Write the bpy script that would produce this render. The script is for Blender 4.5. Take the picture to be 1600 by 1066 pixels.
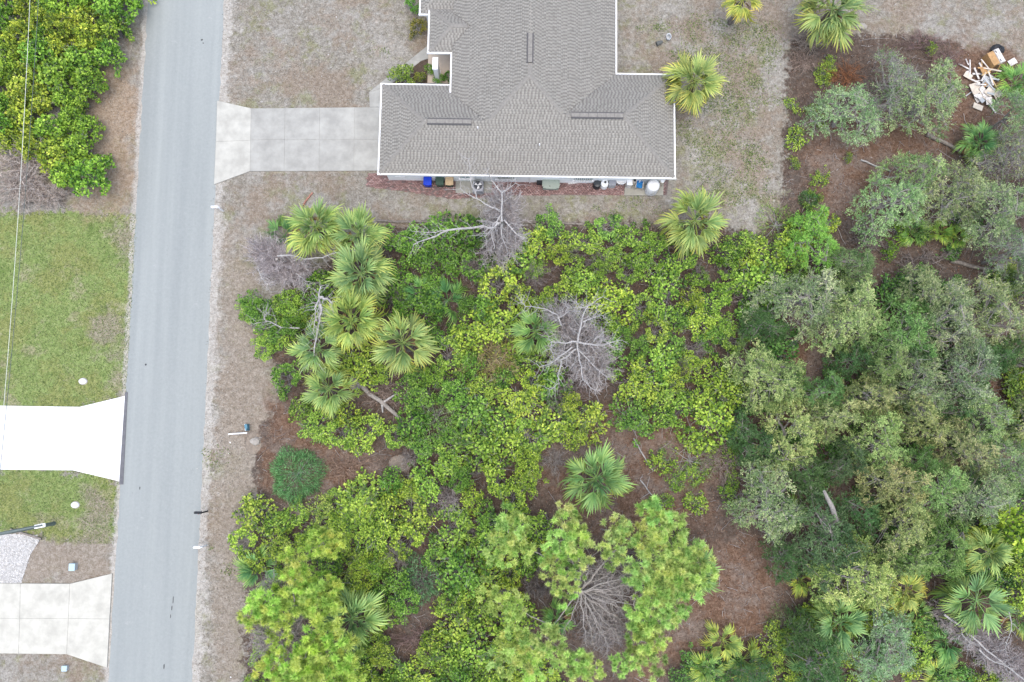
import bpy, math, random
import numpy as np
from mathutils import Vector, Matrix
rnd = random.Random(7)
RNG = np.random.default_rng(11)
R = math.radians
for o in list(bpy.data.objects): bpy.data.objects.remove(o)
SC = bpy.context.scene
COL = SC.collection

# ------------------------------------------------------------------ camera, sky, sun, exposure
CAM_H, TILT, F = 61.0, R(6.9), 1232.0          # drone height (m), tilt off straight-down, focal length in photo pixels
cam = bpy.data.objects.new("camera", bpy.data.cameras.new("camera")); COL.objects.link(cam)
cam.location = (0, 0, CAM_H); cam.rotation_euler = (TILT, 0, 0)
cam.data.sensor_width = 36; cam.data.lens = 36*F/1600
cam.data.clip_start = 0.5; cam.data.clip_end = 3000
SC.camera = cam
SUN_EL, SUN_AZ = R(82), R(175)                 # high sun behind thin cloud
w = bpy.data.worlds.new("World"); SC.world = w; w.use_nodes = True
nt = w.node_tree; nt.nodes.clear()
sky = nt.nodes.new("ShaderNodeTexSky"); sky.sky_type = 'NISHITA'; sky.sun_disc = False
sky.sun_elevation = SUN_EL; sky.sun_rotation = SUN_AZ; sky.dust_density = 3; sky.air_density = 1; sky.ozone_density = .6
bg = nt.nodes.new("ShaderNodeBackground"); bg.inputs[1].default_value = 0.15
wo = nt.nodes.new("ShaderNodeOutputWorld")
nt.links.new(sky.outputs[0], bg.inputs[0]); nt.links.new(bg.outputs[0], wo.inputs[0])
sd = bpy.data.lights.new("sun", 'SUN'); sd.energy = 1.0; sd.angle = R(80); sd.color = (1, .99, .93)
sun = bpy.data.objects.new("sun", sd); COL.objects.link(sun)
sv = Vector((math.sin(SUN_AZ)*math.cos(SUN_EL), math.cos(SUN_AZ)*math.cos(SUN_EL), math.sin(SUN_EL)))
sun.rotation_euler = sv.to_track_quat('Z', 'Y').to_euler(); sun.location = (0, 0, 80)
SC.view_settings.view_transform = 'Standard'; SC.view_settings.look = 'None'
SC.view_settings.gamma = 1; SC.view_settings.use_curve_mapping = False
SC.view_settings.exposure = 1.15

# ------------------------------------------------------------------ layout helper: where a sight line meets height z
CT, ST = math.cos(TILT), math.sin(TILT)
def P(px, py, z=0.0):
    u, v = (px-800)/F, (533-py)/F
    d = Vector((u, ST+v*CT, -CT+v*ST))
    k = (z-CAM_H)/d.z
    return Vector((d.x*k, d.y*k, z))
def to_px(X, Y):                                # ground point -> photo pixel (numpy)
    dz = -CAM_H
    depth = Y*ST - dz*CT
    up = Y*CT + dz*ST
    return 800+F*X/depth, 533-F*up/depth

# ------------------------------------------------------------------ naming
def tag(o, label=None, cat=None, group=None, kind=None):
    if label: o["label"] = label
    if cat: o["category"] = cat
    if group: o["group"] = group
    if kind: o["kind"] = kind
    return o
def thing(name, label, cat, loc, rz=0, group=None):
    o = bpy.data.objects.new(name, None); COL.objects.link(o)
    o.empty_display_size = .2
    o.location = loc; o.rotation_euler = (0, 0, rz)
    return tag(o, label, cat, group)
def put(name, me, parent=None, loc=(0, 0, 0), rot=(0, 0, 0), sc=1, color=None):
    o = bpy.data.objects.new(name, me); COL.objects.link(o)
    o.location = loc; o.rotation_euler = rot
    o.scale = (sc, sc, sc) if not hasattr(sc, '__len__') else sc
    if parent: o.parent = parent
    if color: o.color = (*color, 1)
    return o

# ------------------------------------------------------------------ materials
def mat(name, col, rough=.8, noise=0, nscale=8, spec=.3, bump=0, bscale=60, metal=0, col2=None, objcol=False):
    m = bpy.data.materials.new(name); m.use_nodes = True
    n, l = m.node_tree.nodes, m.node_tree.links
    b = n["Principled BSDF"]; b.inputs["Roughness"].default_value = rough
    b.inputs["Specular IOR Level"].default_value = spec; b.inputs["Metallic"].default_value = metal
    tc = n.new("ShaderNodeTexCoord")
    c2 = col2 or tuple(min(1, c*(1-noise)) for c in col)
    if noise or col2:
        t = n.new("ShaderNodeTexNoise"); t.inputs["Scale"].default_value = nscale; t.inputs["Detail"].default_value = 6
        t.inputs["Roughness"].default_value = .65
        l.new(tc.outputs["Object"], t.inputs["Vector"])
        r = n.new("ShaderNodeValToRGB"); r.color_ramp.elements[0].position = .36; r.color_ramp.elements[1].position = .64
        r.color_ramp.elements[0].color = (*c2, 1); r.color_ramp.elements[1].color = (*col, 1)
        l.new(t.outputs["Fac"], r.inputs[0]); src = r.outputs[0]
    else:
        g = n.new("ShaderNodeRGB"); g.outputs[0].default_value = (*col, 1); src = g.outputs[0]
    if objcol:
        oi = n.new("ShaderNodeObjectInfo"); mx = n.new("ShaderNodeMix"); mx.data_type = 'RGBA'; mx.blend_type = 'MULTIPLY'
        mx.inputs[0].default_value = 1; l.new(src, mx.inputs[6]); l.new(oi.outputs["Color"], mx.inputs[7]); src = mx.outputs[2]
    l.new(src, b.inputs["Base Color"])
    if bump:
        t2 = n.new("ShaderNodeTexNoise"); t2.inputs["Scale"].default_value = bscale; t2.inputs["Detail"].default_value = 4
        l.new(tc.outputs["Object"], t2.inputs["Vector"])
        bp = n.new("ShaderNodeBump"); bp.inputs["Strength"].default_value = bump; bp.inputs["Distance"].default_value = .02
        l.new(t2.outputs["Fac"], bp.inputs["Height"]); l.new(bp.outputs[0], b.inputs["Normal"])
    return m
def leafmat(name, cols, attr=None, attr_mix=.6, trans=.3, rough=.55, spec=.25):
    """cols: list of (pos, rgb); leaf tone from random per leaf, mixed with a stored per-clump value"""
    m = bpy.data.materials.new(name); m.use_nodes = True
    n, l = m.node_tree.nodes, m.node_tree.links
    b = n["Principled BSDF"]; b.inputs["Roughness"].default_value = rough; b.inputs["Specular IOR Level"].default_value = spec
    ge = n.new("ShaderNodeNewGeometry"); val = ge.outputs["Random Per Island"]
    if attr:
        at = n.new("ShaderNodeAttribute"); at.attribute_name = attr
        mx = n.new("ShaderNodeMix"); mx.data_type = 'FLOAT'; mx.inputs[0].default_value = attr_mix
        l.new(val, mx.inputs[2]); l.new(at.outputs["Fac"], mx.inputs[3]); val = mx.outputs[0]
    r = n.new("ShaderNodeValToRGB"); e = r.color_ramp.elements
    while len(e) < len(cols): e.new(.5)
    for k, (p, c) in enumerate(cols): e[k].position = p; e[k].color = (*c, 1)
    l.new(val, r.inputs[0])
    oi = n.new("ShaderNodeObjectInfo"); mu = n.new("ShaderNodeMix"); mu.data_type = 'RGBA'; mu.blend_type = 'MULTIPLY'
    mu.inputs[0].default_value = 1; l.new(r.outputs[0], mu.inputs[6]); l.new(oi.outputs["Color"], mu.inputs[7])
    l.new(mu.outputs[2], b.inputs["Base Color"])
    if trans:
        tr = n.new("ShaderNodeBsdfTranslucent"); ms = n.new("ShaderNodeMixShader"); ms.inputs[0].default_value = trans
        l.new(mu.outputs[2], tr.inputs[0]); l.new(b.outputs[0], ms.inputs[1]); l.new(tr.outputs[0], ms.inputs[2])
        l.new(ms.outputs[0], n["Material Output"].inputs[0])
    return m
M = {}
M['leaf'] = leafmat("broad_leaf", [(0, (.018, .036, .012)), (.28, (.075, .14, .032)), (.58, (.27, .39, .06)), (1, (.6, .68, .15))], 'tone', .42, .2)
M['oak'] = leafmat("oak_leaf", [(0, (.045, .09, .03)), (.35, (.15, .235, .08)), (.68, (.33, .42, .165)), (1, (.58, .6, .3))], 'tone', .55, .2)
M['needle'] = leafmat("pine_needle", [(0, (.1, .18, .05)), (.5, (.4, .57, .16)), (1, (.8, .88, .34))], 'tone', .6, .3)
M['palm'] = leafmat("palm_leaf", [(0, (.07, .14, .05)), (.4, (.2, .31, .11)), (.75, (.4, .48, .16)), (1, (.62, .58, .2))], 'tone', .55, .22, .45, .4)
M['petiole'] = mat("petiole", (.3, .34, .13), .6)
M['frond_dead'] = leafmat("dead_frond", [(0, (.2, .12, .05)), (1, (.4, .27, .13))], None, 0, .1)
M['twig'] = leafmat("grey_twig", [(0, (.17, .15, .145)), (.55, (.33, .31, .3)), (1, (.5, .485, .475))], None, 0, 0, .9, .1)
M['deadwood'] = mat("dead_wood", (.42, .405, .39), .85, .4, 5, .2, .4, 25)
M['bark'] = mat("bark", (.22, .19, .16), .9, .5, 7, .2, .6, 20)
M['greybark'] = mat("grey_bark", (.34, .31, .28), .9, .4, 7, .2, .6, 20)
M['litter'] = leafmat("leaf_litter", [(0, (.05, .023, .014)), (.5, (.13, .06, .036)), (.85, (.2, .12, .08)), (1, (.33, .26, .2))], None, 0, 0, .8)
M['drygrass'] = leafmat("dry_grass", [(0, (.1, .085, .065)), (.6, (.23, .205, .175)), (.92, (.36, .34, .3)), (1, (.16, .2, .07))], None, 0, .1, .8)
M['grass'] = leafmat("green_grass", [(0, (.06, .11, .03)), (.5, (.165, .225, .07)), (.85, (.29, .315, .14)), (1, (.4, .38, .23))], None, 0, .25, .7)
M['stucco'] = mat("white_stucco", (.83, .85, .84), .9, .06, 3, .2, .3, 80)
M['trim'] = mat("white_trim", (.72, .72, .71), .5)
M['glass'] = mat("window_glass", (.12, .2, .2), .08, spec=.6)
M['shutter'] = mat("window_blind", (.6, .64, .62), .6)
M['deck_roof'] = mat("roof_underlay", (.12, .11, .1), .95)
M['shingle'] = leafmat("asphalt_shingle", [(0, (.178, .167, .147)), (.35, (.213, .201, .178)), (.6, (.27, .256, .228)), (1, (.315, .3, .268))], 'tone', .8, 0, .95, .1)
M['cap'] = mat("ridge_cap", (.245, .232, .208), .95, .25, 6)
M['vent'] = mat("ridge_vent", (.1, .095, .095), .8, .2, 9)
M['concrete'] = mat("concrete", (.36, .356, .328), .9, 0, .8, .2, .2, 40, col2=(.272, .268, .247), objcol=True)
M['white_concrete'] = mat("new_concrete", (.74, .74, .725), .85, .05, .9, .2, .15, 40, objcol=True)
M['brick'] = leafmat("paver_brick", [(0, (.17, .105, .095)), (.5, (.255, .155, .14)), (1, (.34, .235, .215))], None, 0, 0, .9)
M['mortar'] = mat("paver_sand", (.17, .13, .12), .95, .3, 5)
M['redbrick'] = mat("red_edging_brick", (.4, .2, .15), .9, .4, 9)
M['timber'] = mat("weathered_timber", (.26, .23, .2), .9, .5, 6, .2, .5, 30)
M['board'] = mat("pale_board", (.72, .68, .64), .7, .45, 5)
M['cream'] = mat("cream_panel", (.6, .53, .44), .75, .25, 4)
M['wood'] = mat("tan_wood", (.45, .27, .12), .65, .3, 5)
M['lumber'] = mat("raw_lumber", (.58, .42, .22), .8, .2, 6)
M['white'] = mat("white_plastic", (.8, .8, .8), .4, .05, 5)
M['bluebin'] = mat("blue_plastic", (.012, .05, .5), .45, .2, 5)
M['greenbin'] = mat("dark_green_plastic", (.04, .075, .055), .5, .2, 5)
M['tanbin'] = mat("tan_plastic", (.46, .34, .2), .55, .15, 5)
M['sage'] = mat("sage_plastic", (.29, .33, .28), .6, .1, 5)
M['black'] = mat("black_plastic", (.02, .022, .026), .5)
M['grey'] = mat("grey_metal", (.3, .31, .34), .5, .15, 6, metal=.2)
M['ltgrey'] = mat("light_grey_plastic", (.42, .44, .45), .6, .15, 5)
M['cyan'] = mat("bright_blue_tarp", (.02, .2, .5), .5, .4, 6)
M['teal'] = mat("teal_paint", (.08, .22, .3), .5, .3, 9)
M['pole'] = mat("green_grey_pole", (.13, .16, .15), .6, .2, 6)
M['wire_l'] = mat("pale_wire", (.6, .62, .55), .5)
M['wire_d'] = mat("dark_wire", (.09, .11, .1), .6)
M['sandpile'] = mat("sand_heap", (.25, .21, .17), .95, .3, 5, .1, .4, 30)
M['gravel'] = leafmat("gravel", [(0, (.36, .35, .33)), (1, (.68, .67, .65))], None, 0, 0, .9)
M['gravelbase'] = mat("gravel_bed", (.48, .47, .45), .95, .4, 5)
M['tile'] = mat("porch_tile", (.5, .42, .34), .7, .12, 4)
M['tarmac_new'] = mat("fresh_asphalt", (.145, .145, .155), .9, .25, 3, .2, .5, 60)
M['stone'] = mat("pale_stone", (.37, .34, .3), .9, .3, 5)

# ------------------------------------------------------------------ mesh helpers
def npmesh(name, V, polys, mats, mi=None, attrs=None, smooth=False):
    """V (n,3); polys: list of (k,3)/(k,4) index arrays"""
    me = bpy.data.meshes.new(name)
    V = np.asarray(V, np.float32)
    me.vertices.add(len(V)); me.vertices.foreach_set("co", V.ravel())
    idx = np.concatenate([p.ravel() for p in polys]).astype(np.int32)
    cnt = np.concatenate([np.full(len(p), p.shape[1]) for p in polys]).astype(np.int32)
    st = np.concatenate([[0], np.cumsum(cnt)[:-1]]).astype(np.int32)
    me.loops.add(len(idx)); me.loops.foreach_set("vertex_index", idx)
    me.polygons.add(len(cnt)); me.polygons.foreach_set("loop_start", st)
    try: me.polygons.foreach_set("loop_total", cnt)
    except Exception: pass
    for m in (mats if isinstance(mats, (list, tuple)) else [mats]): me.materials.append(m)
    if mi is not None: me.polygons.foreach_set("material_index", np.asarray(mi, np.int32))
    me.update(calc_edges=True)
    if attrs:
        for k, v in attrs.items():
            a = me.attributes.new(k, 'FLOAT', 'POINT'); a.data.foreach_set("value", np.asarray(v, np.float32))
    if smooth: me.polygons.foreach_set("use_smooth", np.ones(len(cnt), bool))
    return me
def unit(a):
    return a/np.maximum(np.linalg.norm(a, axis=-1, keepdims=True), 1e-9)
def leaves(C, D, N, L, W, fold=.25):
    """folded lozenge leaves: base C, axis D, up N, length L, width W"""
    C, D, N = map(np.asarray, (C, D, N)); n = len(C)
    L = np.broadcast_to(L, n)[:, None]; W = np.broadcast_to(W, n)[:, None]
    D = unit(D); S = unit(np.cross(D, N)); U = np.cross(S, D)
    mid = C+D*L*.52
    V = np.stack([C, mid+S*W*.5+U*W*fold, C+D*L, mid-S*W*.5+U*W*fold], 1).reshape(-1, 3)
    b = np.arange(n)[:, None]*4
    return V, np.concatenate([b+[[0, 1, 2]], b+[[0, 2, 3]]])
def tubes(Pts, Rad):
    """many thin three-sided twigs; Pts (n,k,3), Rad (n,k)"""
    Pts = np.asarray(Pts, float); n, k, _ = Pts.shape
    T = unit(np.gradient(Pts, axis=1)); ref = np.where(np.abs(T[..., 2:3]) > .9, [1., 0, 0], [0, 0, 1.])
    A = unit(np.cross(T, ref)); B = np.cross(T, A)
    V = []
    for j in range(3):
        c, s = math.cos(j*2.0944), math.sin(j*2.0944)
        V.append(Pts+(A*c+B*s)*Rad[..., None])
    V = np.stack(V, 2).reshape(-1, 3)            # n,k,3
    base = (np.arange(n)[:, None, None]*k+np.arange(k-1)[None, :, None])*3
    j = np.arange(3)[None, None, :]; j2 = (j+1) % 3
    F_ = np.stack([base+j, base+j2, base+3+j2, base+3+j], -1).reshape(-1, 4)
    return V, F_
class MB:
    def __init__(s): s.v, s.f, s.m = [], [], []
    def add(s, vs, fs, mi=0):
        b = len(s.v); s.v += [tuple(x) for x in vs]; s.f += [tuple(i+b for i in f) for f in fs]; s.m += [mi]*len(fs); return s
    def box(s, c, d, rz=0, mi=0, bev=0, rx=0, ry=0):
        x, y, z = (q/2 for q in d)
        Mx = Matrix.Translation(c) @ Matrix.Rotation(rz, 4, 'Z') @ Matrix.Rotation(ry, 4, 'Y') @ Matrix.Rotation(rx, 4, 'X')
        if not bev:
            vs = [Mx @ Vector((a*x, b*y, e*z)) for e in (-1, 1) for a, b in ((-1, -1), (1, -1), (1, 1), (-1, 1))]
            return s.add(vs, [(3, 2, 1, 0), (4, 5, 6, 7), (0, 1, 5, 4), (1, 2, 6, 5), (2, 3, 7, 6), (3, 0, 4, 7)], mi)
        ring = lambda ix, iy, zz: [Mx @ Vector(p) for p in ((-ix+bev, -iy, zz), (ix-bev, -iy, zz), (ix, -iy+bev, zz), (ix, iy-bev, zz), (ix-bev, iy, zz), (-ix+bev, iy, zz), (-ix, iy-bev, zz), (-ix, -iy+bev, zz))]
        vs = ring(x, y, -z)+ring(x, y, z-bev)+ring(x-bev*.7, y-bev*.7, z)
        fs = [tuple(range(7, -1, -1)), tuple(range(16, 24))]
        for q in (0, 8): fs += [(q+i, q+(i+1) % 8, q+8+(i+1) % 8, q+8+i) for i in range(8)]
        return s.add(vs, fs, mi)
    def lathe(s, c, prof, n=16, mi=0, sx=1, sy=1):
        """prof: (radius, z) pairs"""
        vs, fs = [], []
        for r, z in prof:
            for i in range(n):
                a = 2*math.pi*i/n; vs.append((c[0]+r*sx*math.cos(a), c[1]+r*sy*math.sin(a), c[2]+z))
        for k in range(len(prof)-1):
            fs += [(k*n+i, k*n+(i+1) % n, (k+1)*n+(i+1) % n, (k+1)*n+i) for i in range(n)]
        fs.append(tuple(range(n-1, -1, -1))); fs.append(tuple(range((len(prof)-1)*n, len(prof)*n)))
        return s.add(vs, fs, mi)
    def tube(s, pts, rad, n=7, mi=0):
        pts = [Vector(p) for p in pts]
        rad = rad if hasattr(rad, '__len__') else [rad]*len(pts)
        vs, fs = [], []; A = None
        for k, p in enumerate(pts):
            t = (pts[min(k+1, len(pts)-1)]-pts[max(k-1, 0)]).normalized()
            if A is None: A = t.orthogonal().normalized()
            A = (A-t*A.dot(t)).normalized(); B = t.cross(A)
            for i in range(n):
                a = 2*math.pi*i/n; vs.append(p+(A*math.cos(a)+B*math.sin(a))*rad[k])
        for k in range(len(pts)-1):
            fs += [(k*n+i, k*n+(i+1) % n, (k+1)*n+(i+1) % n, (k+1)*n+i) for i in range(n)]
        fs.append(tuple(range(n-1, -1, -1))); fs.append(tuple(range((len(pts)-1)*n, len(pts)*n)))
        return s.add(vs, fs, mi)
    def prism(s, poly, z0, z1, mi=0, inset=0):
        """poly: ccw list of xy; z0/z1 numbers"""
        n = len(poly)
        if sum(poly[i][0]*poly[(i+1) % n][1]-poly[(i+1) % n][0]*poly[i][1] for i in range(n)) < 0: poly = poly[::-1]
        vs = [(p[0], p[1], z0) for p in poly]+[(p[0], p[1], z1) for p in poly]
        return s.add(vs, [tuple(range(n-1, -1, -1)), tuple(range(n, 2*n))]+[(i, (i+1) % n, n+(i+1) % n, n+i) for i in range(n)], mi)
    def mesh(s, name, mats):
        me = bpy.data.meshes.new(name); me.from_pydata(s.v, [], s.f)
        for m in (mats if isinstance(mats, (list, tuple)) else [mats]): me.materials.append(m)
        if any(s.m): me.polygons.foreach_set("material_index", s.m)
        me.update(); return me
    def obj(s, name, mats, parent=None, loc=(0, 0, 0), rz=0, color=None, smooth=False):
        me = s.mesh(name, mats)
        if smooth: me.polygons.foreach_set("use_smooth", [True]*len(me.polygons))
        return put(name, me, parent, loc, (0, 0, rz), 1, color)
def wob(pts, amp, seed, sub=3):
    """a bent branch through pts, with extra jitter"""
    r = random.Random(seed); out = []
    for a, b in zip(pts[:-1], pts[1:]):
        for i in range(sub):
            t = i/sub; q = Vector(a).lerp(Vector(b), t)
            if i: q += Vector((r.uniform(-amp, amp), r.uniform(-amp, amp), r.uniform(-amp, amp)))
            out.append(q)
    out.append(Vector(pts[-1])); return out
def inpoly(x, y, poly):
    x = np.asarray(x, float); y = np.asarray(y, float); c = np.zeros(np.broadcast(x, y).shape, bool)
    n = len(poly)
    for i in range(n):
        x1, y1 = poly[i]; x2, y2 = poly[i-1]
        if y1 == y2: continue
        c ^= ((y1 > y) != (y2 > y)) & (x < (x2-x1)*(y-y1)/(y2-y1)+x1)
    return c

# ------------------------------------------------------------------ labels that point at one thing
LM = [("the house's lower left corner", 592, 285), ("the sage green storage box", 860, 290), ("the white dome tank", 1022, 292),
      ("the palms beside the driveway", 528, 358), ("the leaning dead tree", 785, 345), ("the purple-grey dead brush", 440, 412),
      ("the big dead tree", 905, 540), ("the lone palm on red litter", 930, 748), ("the feathery round bush", 460, 742),
      ("the large pine", 940, 925), ("the corner pine", 450, 970), ("the sand heap", 625, 723), ("the debris pile", 1540, 120),
      ("the palm at the lawn corner", 1085, 345), ("the brown straw clearing", 1170, 920), ("the lime green bush", 1570, 830),
      ("the fallen dead tree", 1545, 1005), ("the long log", 1525, 415), ("the pale standing stump", 1296, 790),
      ("the red litter clearing", 1315, 260), ("the teal sign box", 389, 665), ("the front lawn", 500, 70), ("the green lawn", 100, 480),
      ("the straw verge", 175, 210), ("the central palm group", 575, 500)]
DIR8 = ["right of", "above right of", "above", "above left of", "left of", "below left of", "below", "below right of"]
USED = {}
def where(px, py, lead, cat_size=""):
    """a label made from the look (lead) plus its place against things one can find"""
    near = sorted(LM, key=lambda q: (q[1]-px)**2+(q[2]-py)**2)
    def rel(q):
        dx, dy = px-q[1], q[2]-py; d = math.hypot(dx, dy)
        k = int(round(math.degrees(math.atan2(dy, dx))/45)) % 8
        return ("close " if d < 75 else "")+DIR8[k]+" "+q[0]
    cands = [f"{lead} {rel(near[0])}"]
    cands += [f"{lead} {rel(near[0])}, {DIR8[int(round(math.degrees(math.atan2(q[2]-py, px-q[1]))/45)) % 8]} {q[0]}" for q in near[1:7]]
    cands += [f"{lead} {rel(a)}, {DIR8[int(round(math.degrees(math.atan2(q[2]-py, px-q[1]))/45)) % 8]} {q[0]}" for a in near[1:6] for q in near[2:12] if a is not q]
    for c in cands:
        if len(c.split()) <= 16 and c not in USED: USED[c] = 1; return c
    c = cands[0]; USED[c] = USED.get(c, 0)+1; return c

# ------------------------------------------------------------------ ground
Z_LAWN_G = [[(-60, 333), (215, 333), (207, 470), (197, 618), (125, 640), (-60, 640)], [(-60, 728), (118, 733), (186, 752), (178, 850), (150, 850), (70, 845), (40, 828), (-60, 835)]]
Z_LITTER = [[(440, 620), (425, 560), (430, 470), (470, 440), (600, 352), (820, 352), (1050, 350), (1190, 365), (1220, 330), (1235, 60), (1300, 50), (1490, 62), (1620, 150), (1660, 300), (1660, 1200), (380, 1200), (385, 900), (400, 800), (400, 680)]]
Z_RED = [[(1250, 190), (1330, 165), (1480, 180), (1500, 240), (1420, 270), (1380, 340), (1260, 340)], [(960, 640), (1140, 610), (1150, 700), (1080, 840), (980, 860), (880, 800), (820, 740), (850, 690)], [(400, 590), (430, 560), (470, 650), (600, 690), (620, 740), (470, 790), (410, 760)], [(1100, 840), (1210, 850), (1240, 1000), (1120, 1010), (1040, 1066), (960, 1066), (1060, 930)], [(1480, 60), (1600, 80), (1600, 200), (1480, 200)], [(1180, 500), (1600, 480), (1600, 800), (1300, 820), (1200, 760)]]
Z_STRAW = [[(140, 90), (185, 80), (215, 140), (222, 330), (100, 330), (130, 250), (125, 160)]]
Z_BARE = [[(345, 330), (400, 400), (400, 480), (430, 560), (410, 640), (395, 800), (385, 1080), (330, 1080), (335, 800), (345, 600)], [(130, 495), (197, 480), (192, 560), (160, 570)], [(150, 590), (193, 575), (192, 615), (150, 620)], [(165, 345), (215, 340), (210, 420), (190, 420)], [(120, 760), (182, 760), (178, 850), (140, 840)], [(-60, 845), (60, 842), (175, 840), (176, 905), (-60, 912)]]
xs = np.concatenate([[-700, -350, -180, -110, -75], np.arange(-56, 56.01, .32), [75, 110, 180, 350, 700]])
ys = np.concatenate([[-700, -350, -160, -80, -45], np.arange(-28, 48.01, .32), [70, 120, 200, 380, 700]])
GX, GY = np.meshgrid(xs, ys); PX, PY = to_px(GX.ravel(), GY.ravel())
def zone(polys, soft=7):
    out = np.zeros(GX.size)
    for p in polys: out = np.maximum(out, inpoly(PX, PY, p))
    out = out.reshape(GX.shape)
    for _ in range(soft):
        q = np.pad(out, 1, mode='edge'); out = (q[:-2, 1:-1]+q[2:, 1:-1]+q[1:-1, :-2]+q[1:-1, 2:]+q[1:-1, 1:-1]*2)/6
    return out.ravel()
# the road: centre line and half width in metres
RL = [P(236, -80), P(233, 0), P(207, 470), P(172, 1066), P(165, 1160)]; RR = [P(351, -80), P(348, 0), P(322, 560), P(298, 1066), P(293, 1160)]
def xline(L, Y):
    yy = np.array([p.y for p in L])[::-1]; xx = np.array([p.x for p in L])[::-1]
    return np.interp(Y, yy, xx)
fx, fy = GX.ravel(), GY.ravel()
dro = np.minimum(np.abs(fx-xline(RL, fy)), np.abs(fx-xline(RR, fy)))
road_near = np.exp(-(dro/.5)**2)+.42*np.exp(-(dro/2.6)**2)*(fx > xline(RR, fy)-.2)
hgt = .035*np.sin(fx*.7+1)*np.sin(fy*.6)*0
nx, ny = len(xs), len(ys)
ii = (np.arange(ny-1)[:, None]*nx+np.arange(nx-1)[None, :]).ravel()
gme = npmesh("ground", np.stack([fx, fy, hgt], 1), [np.stack([ii, ii+1, ii+1+nx, ii+nx], 1)], [],
             attrs={"grass": zone(Z_LAWN_G, 16), "litter": zone(Z_LITTER, 14), "red": zone(Z_RED, 45), "straw": zone(Z_STRAW, 40), "sand": road_near, "bare": zone(Z_BARE, 25)})
def ground_mat():
    m = bpy.data.materials.new("ground_soil"); m.use_nodes = True
    n, l = m.node_tree.nodes, m.node_tree.links; b = n["Principled BSDF"]
    b.inputs["Roughness"].default_value = .95; b.inputs["Specular IOR Level"].default_value = .1
    tc = n.new("ShaderNodeTexCoord")
    def noise(sc, det=5, ro=.65, off=0):
        mp = n.new("ShaderNodeMapping"); mp.inputs[1].default_value = (off, off*.7, off*.3); l.new(tc.outputs["Object"], mp.inputs[0])
        t = n.new("ShaderNodeTexNoise"); t.inputs["Scale"].default_value = sc; t.inputs["Detail"].default_value = det; t.inputs["Roughness"].default_value = ro
        l.new(mp.outputs[0], t.inputs["Vector"]); return t.outputs["Fac"]
    def ramp(f, *cs):
        r = n.new("ShaderNodeValToRGB"); e = r.color_ramp.elements
        while len(e) < len(cs): e.new(.5)
        for k, (p, c) in enumerate(cs): e[k].position = p; e[k].color = (*c, 1)
        l.new(f, r.inputs[0]); return r.outputs[0]
    def math_(op, a, b_=None, c=False):
        q = n.new("ShaderNodeMath"); q.operation = op; q.use_clamp = c
        for i, x in enumerate((a, b_)):
            if x is None: continue
            if isinstance(x, (int, float)): q.inputs[i].default_value = x
            else: l.new(x, q.inputs[i])
        return q.outputs[0]
    def mix(f, a, c, bl='MIX'):
        q = n.new("ShaderNodeMix"); q.data_type = 'RGBA'; q.blend_type = bl
        if isinstance(f, (int, float)): q.inputs[0].default_value = f
        else: l.new(f, q.inputs[0])
        l.new(a, q.inputs[6]); l.new(c, q.inputs[7]); return q.outputs[2]
    def attr(k, jit, sharp=5):
        a = n.new("ShaderNodeAttribute"); a.attribute_name = k
        return math_('MULTIPLY_ADD', math_('ADD', math_('SUBTRACT', a.outputs["Fac"], .5), math_('MULTIPLY', math_('SUBTRACT', jit, .5), 1.5)), sharp, True) if False else \
            math_('ADD', math_('MULTIPLY', math_('ADD', math_('SUBTRACT', a.outputs["Fac"], .5), math_('MULTIPLY', math_('SUBTRACT', jit, .5), 2.2)), sharp), .5, True)
    f_fine, f_mid, f_big = noise(9, 7, .75), noise(1.6, 7, .7, 3), noise(.22, 5, .6, 9)
    f_sp = noise(3.2, 9, .82, 5)                     # speckle of tufts and bare spots
    def two(lo, mid, hi, a=.38, z=.62): return mix(.5, ramp(f_fine, (.34, lo), (.5, mid), (.66, hi)), ramp(f_sp, (a, lo), ((a+z)/2, mid), (z, hi)))
    lawn = two((.075, .066, .05), (.205, .187, .155), (.37, .35, .315))
    lawn = mix(ramp(noise(.26, 8, .75, 61), (.47, (0, 0, 0)), (.57, (.9, .9, .9))), lawn, two((.12, .108, .09), (.255, .24, .212), (.4, .385, .35)))
    lawn = mix(ramp(noise(.5, 8, .75, 3), (.51, (0, 0, 0)), (.6, (.7, .7, .7))), lawn, two((.085, .09, .04), (.17, .17, .085), (.28, .275, .17)))
    lawn = mix(ramp(noise(.2, 7, .7, 21), (.49, (0, 0, 0)), (.58, (.85, .85, .85))), lawn, two((.1, .072, .05), (.2, .16, .122), (.33, .285, .235)))
    lawn = mix(ramp(noise(1.3, 8, .8, 71), (.6, (0, 0, 0)), (.68, (.7, .7, .7))), lawn, ramp(f_sp, (.4, (.3, .28, .26)), (.6, (.52, .5, .47))))
    grass = two((.075, .12, .036), (.175, .235, .075), (.29, .335, .145))
    grass = mix(ramp(noise(.24, 7, .72, 31), (.46, (0, 0, 0)), (.55, (.9, .9, .9))), grass, two((.1, .12, .035), (.19, .21, .07), (.32, .325, .145)))
    grass = mix(ramp(noise(.33, 8, .75, 41), (.54, (0, 0, 0)), (.62, (.85, .85, .85))), grass, two((.15, .14, .075), (.25, .235, .14), (.4, .375, .27)))
    grass = mix(ramp(noise(.5, 7, .7, 81), (.56, (0, 0, 0)), (.66, (.7, .7, .7))), grass, two((.03, .06, .015), (.075, .13, .028), (.14, .2, .05)))
    lit = two((.032, .023, .018), (.082, .06, .047), (.185, .145, .118))  # leaf-mould brown, darkened to put the shade of the thicket gaps into it
    lit = mix(ramp(noise(.9, 8, .75, 91), (.48, (0, 0, 0)), (.6, (.8, .8, .8))), lit, two((.04, .032, .027), (.09, .075, .064), (.175, .15, .13)))
    red = two((.045, .026, .017), (.13, .077, .05), (.26, .18, .135))
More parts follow.
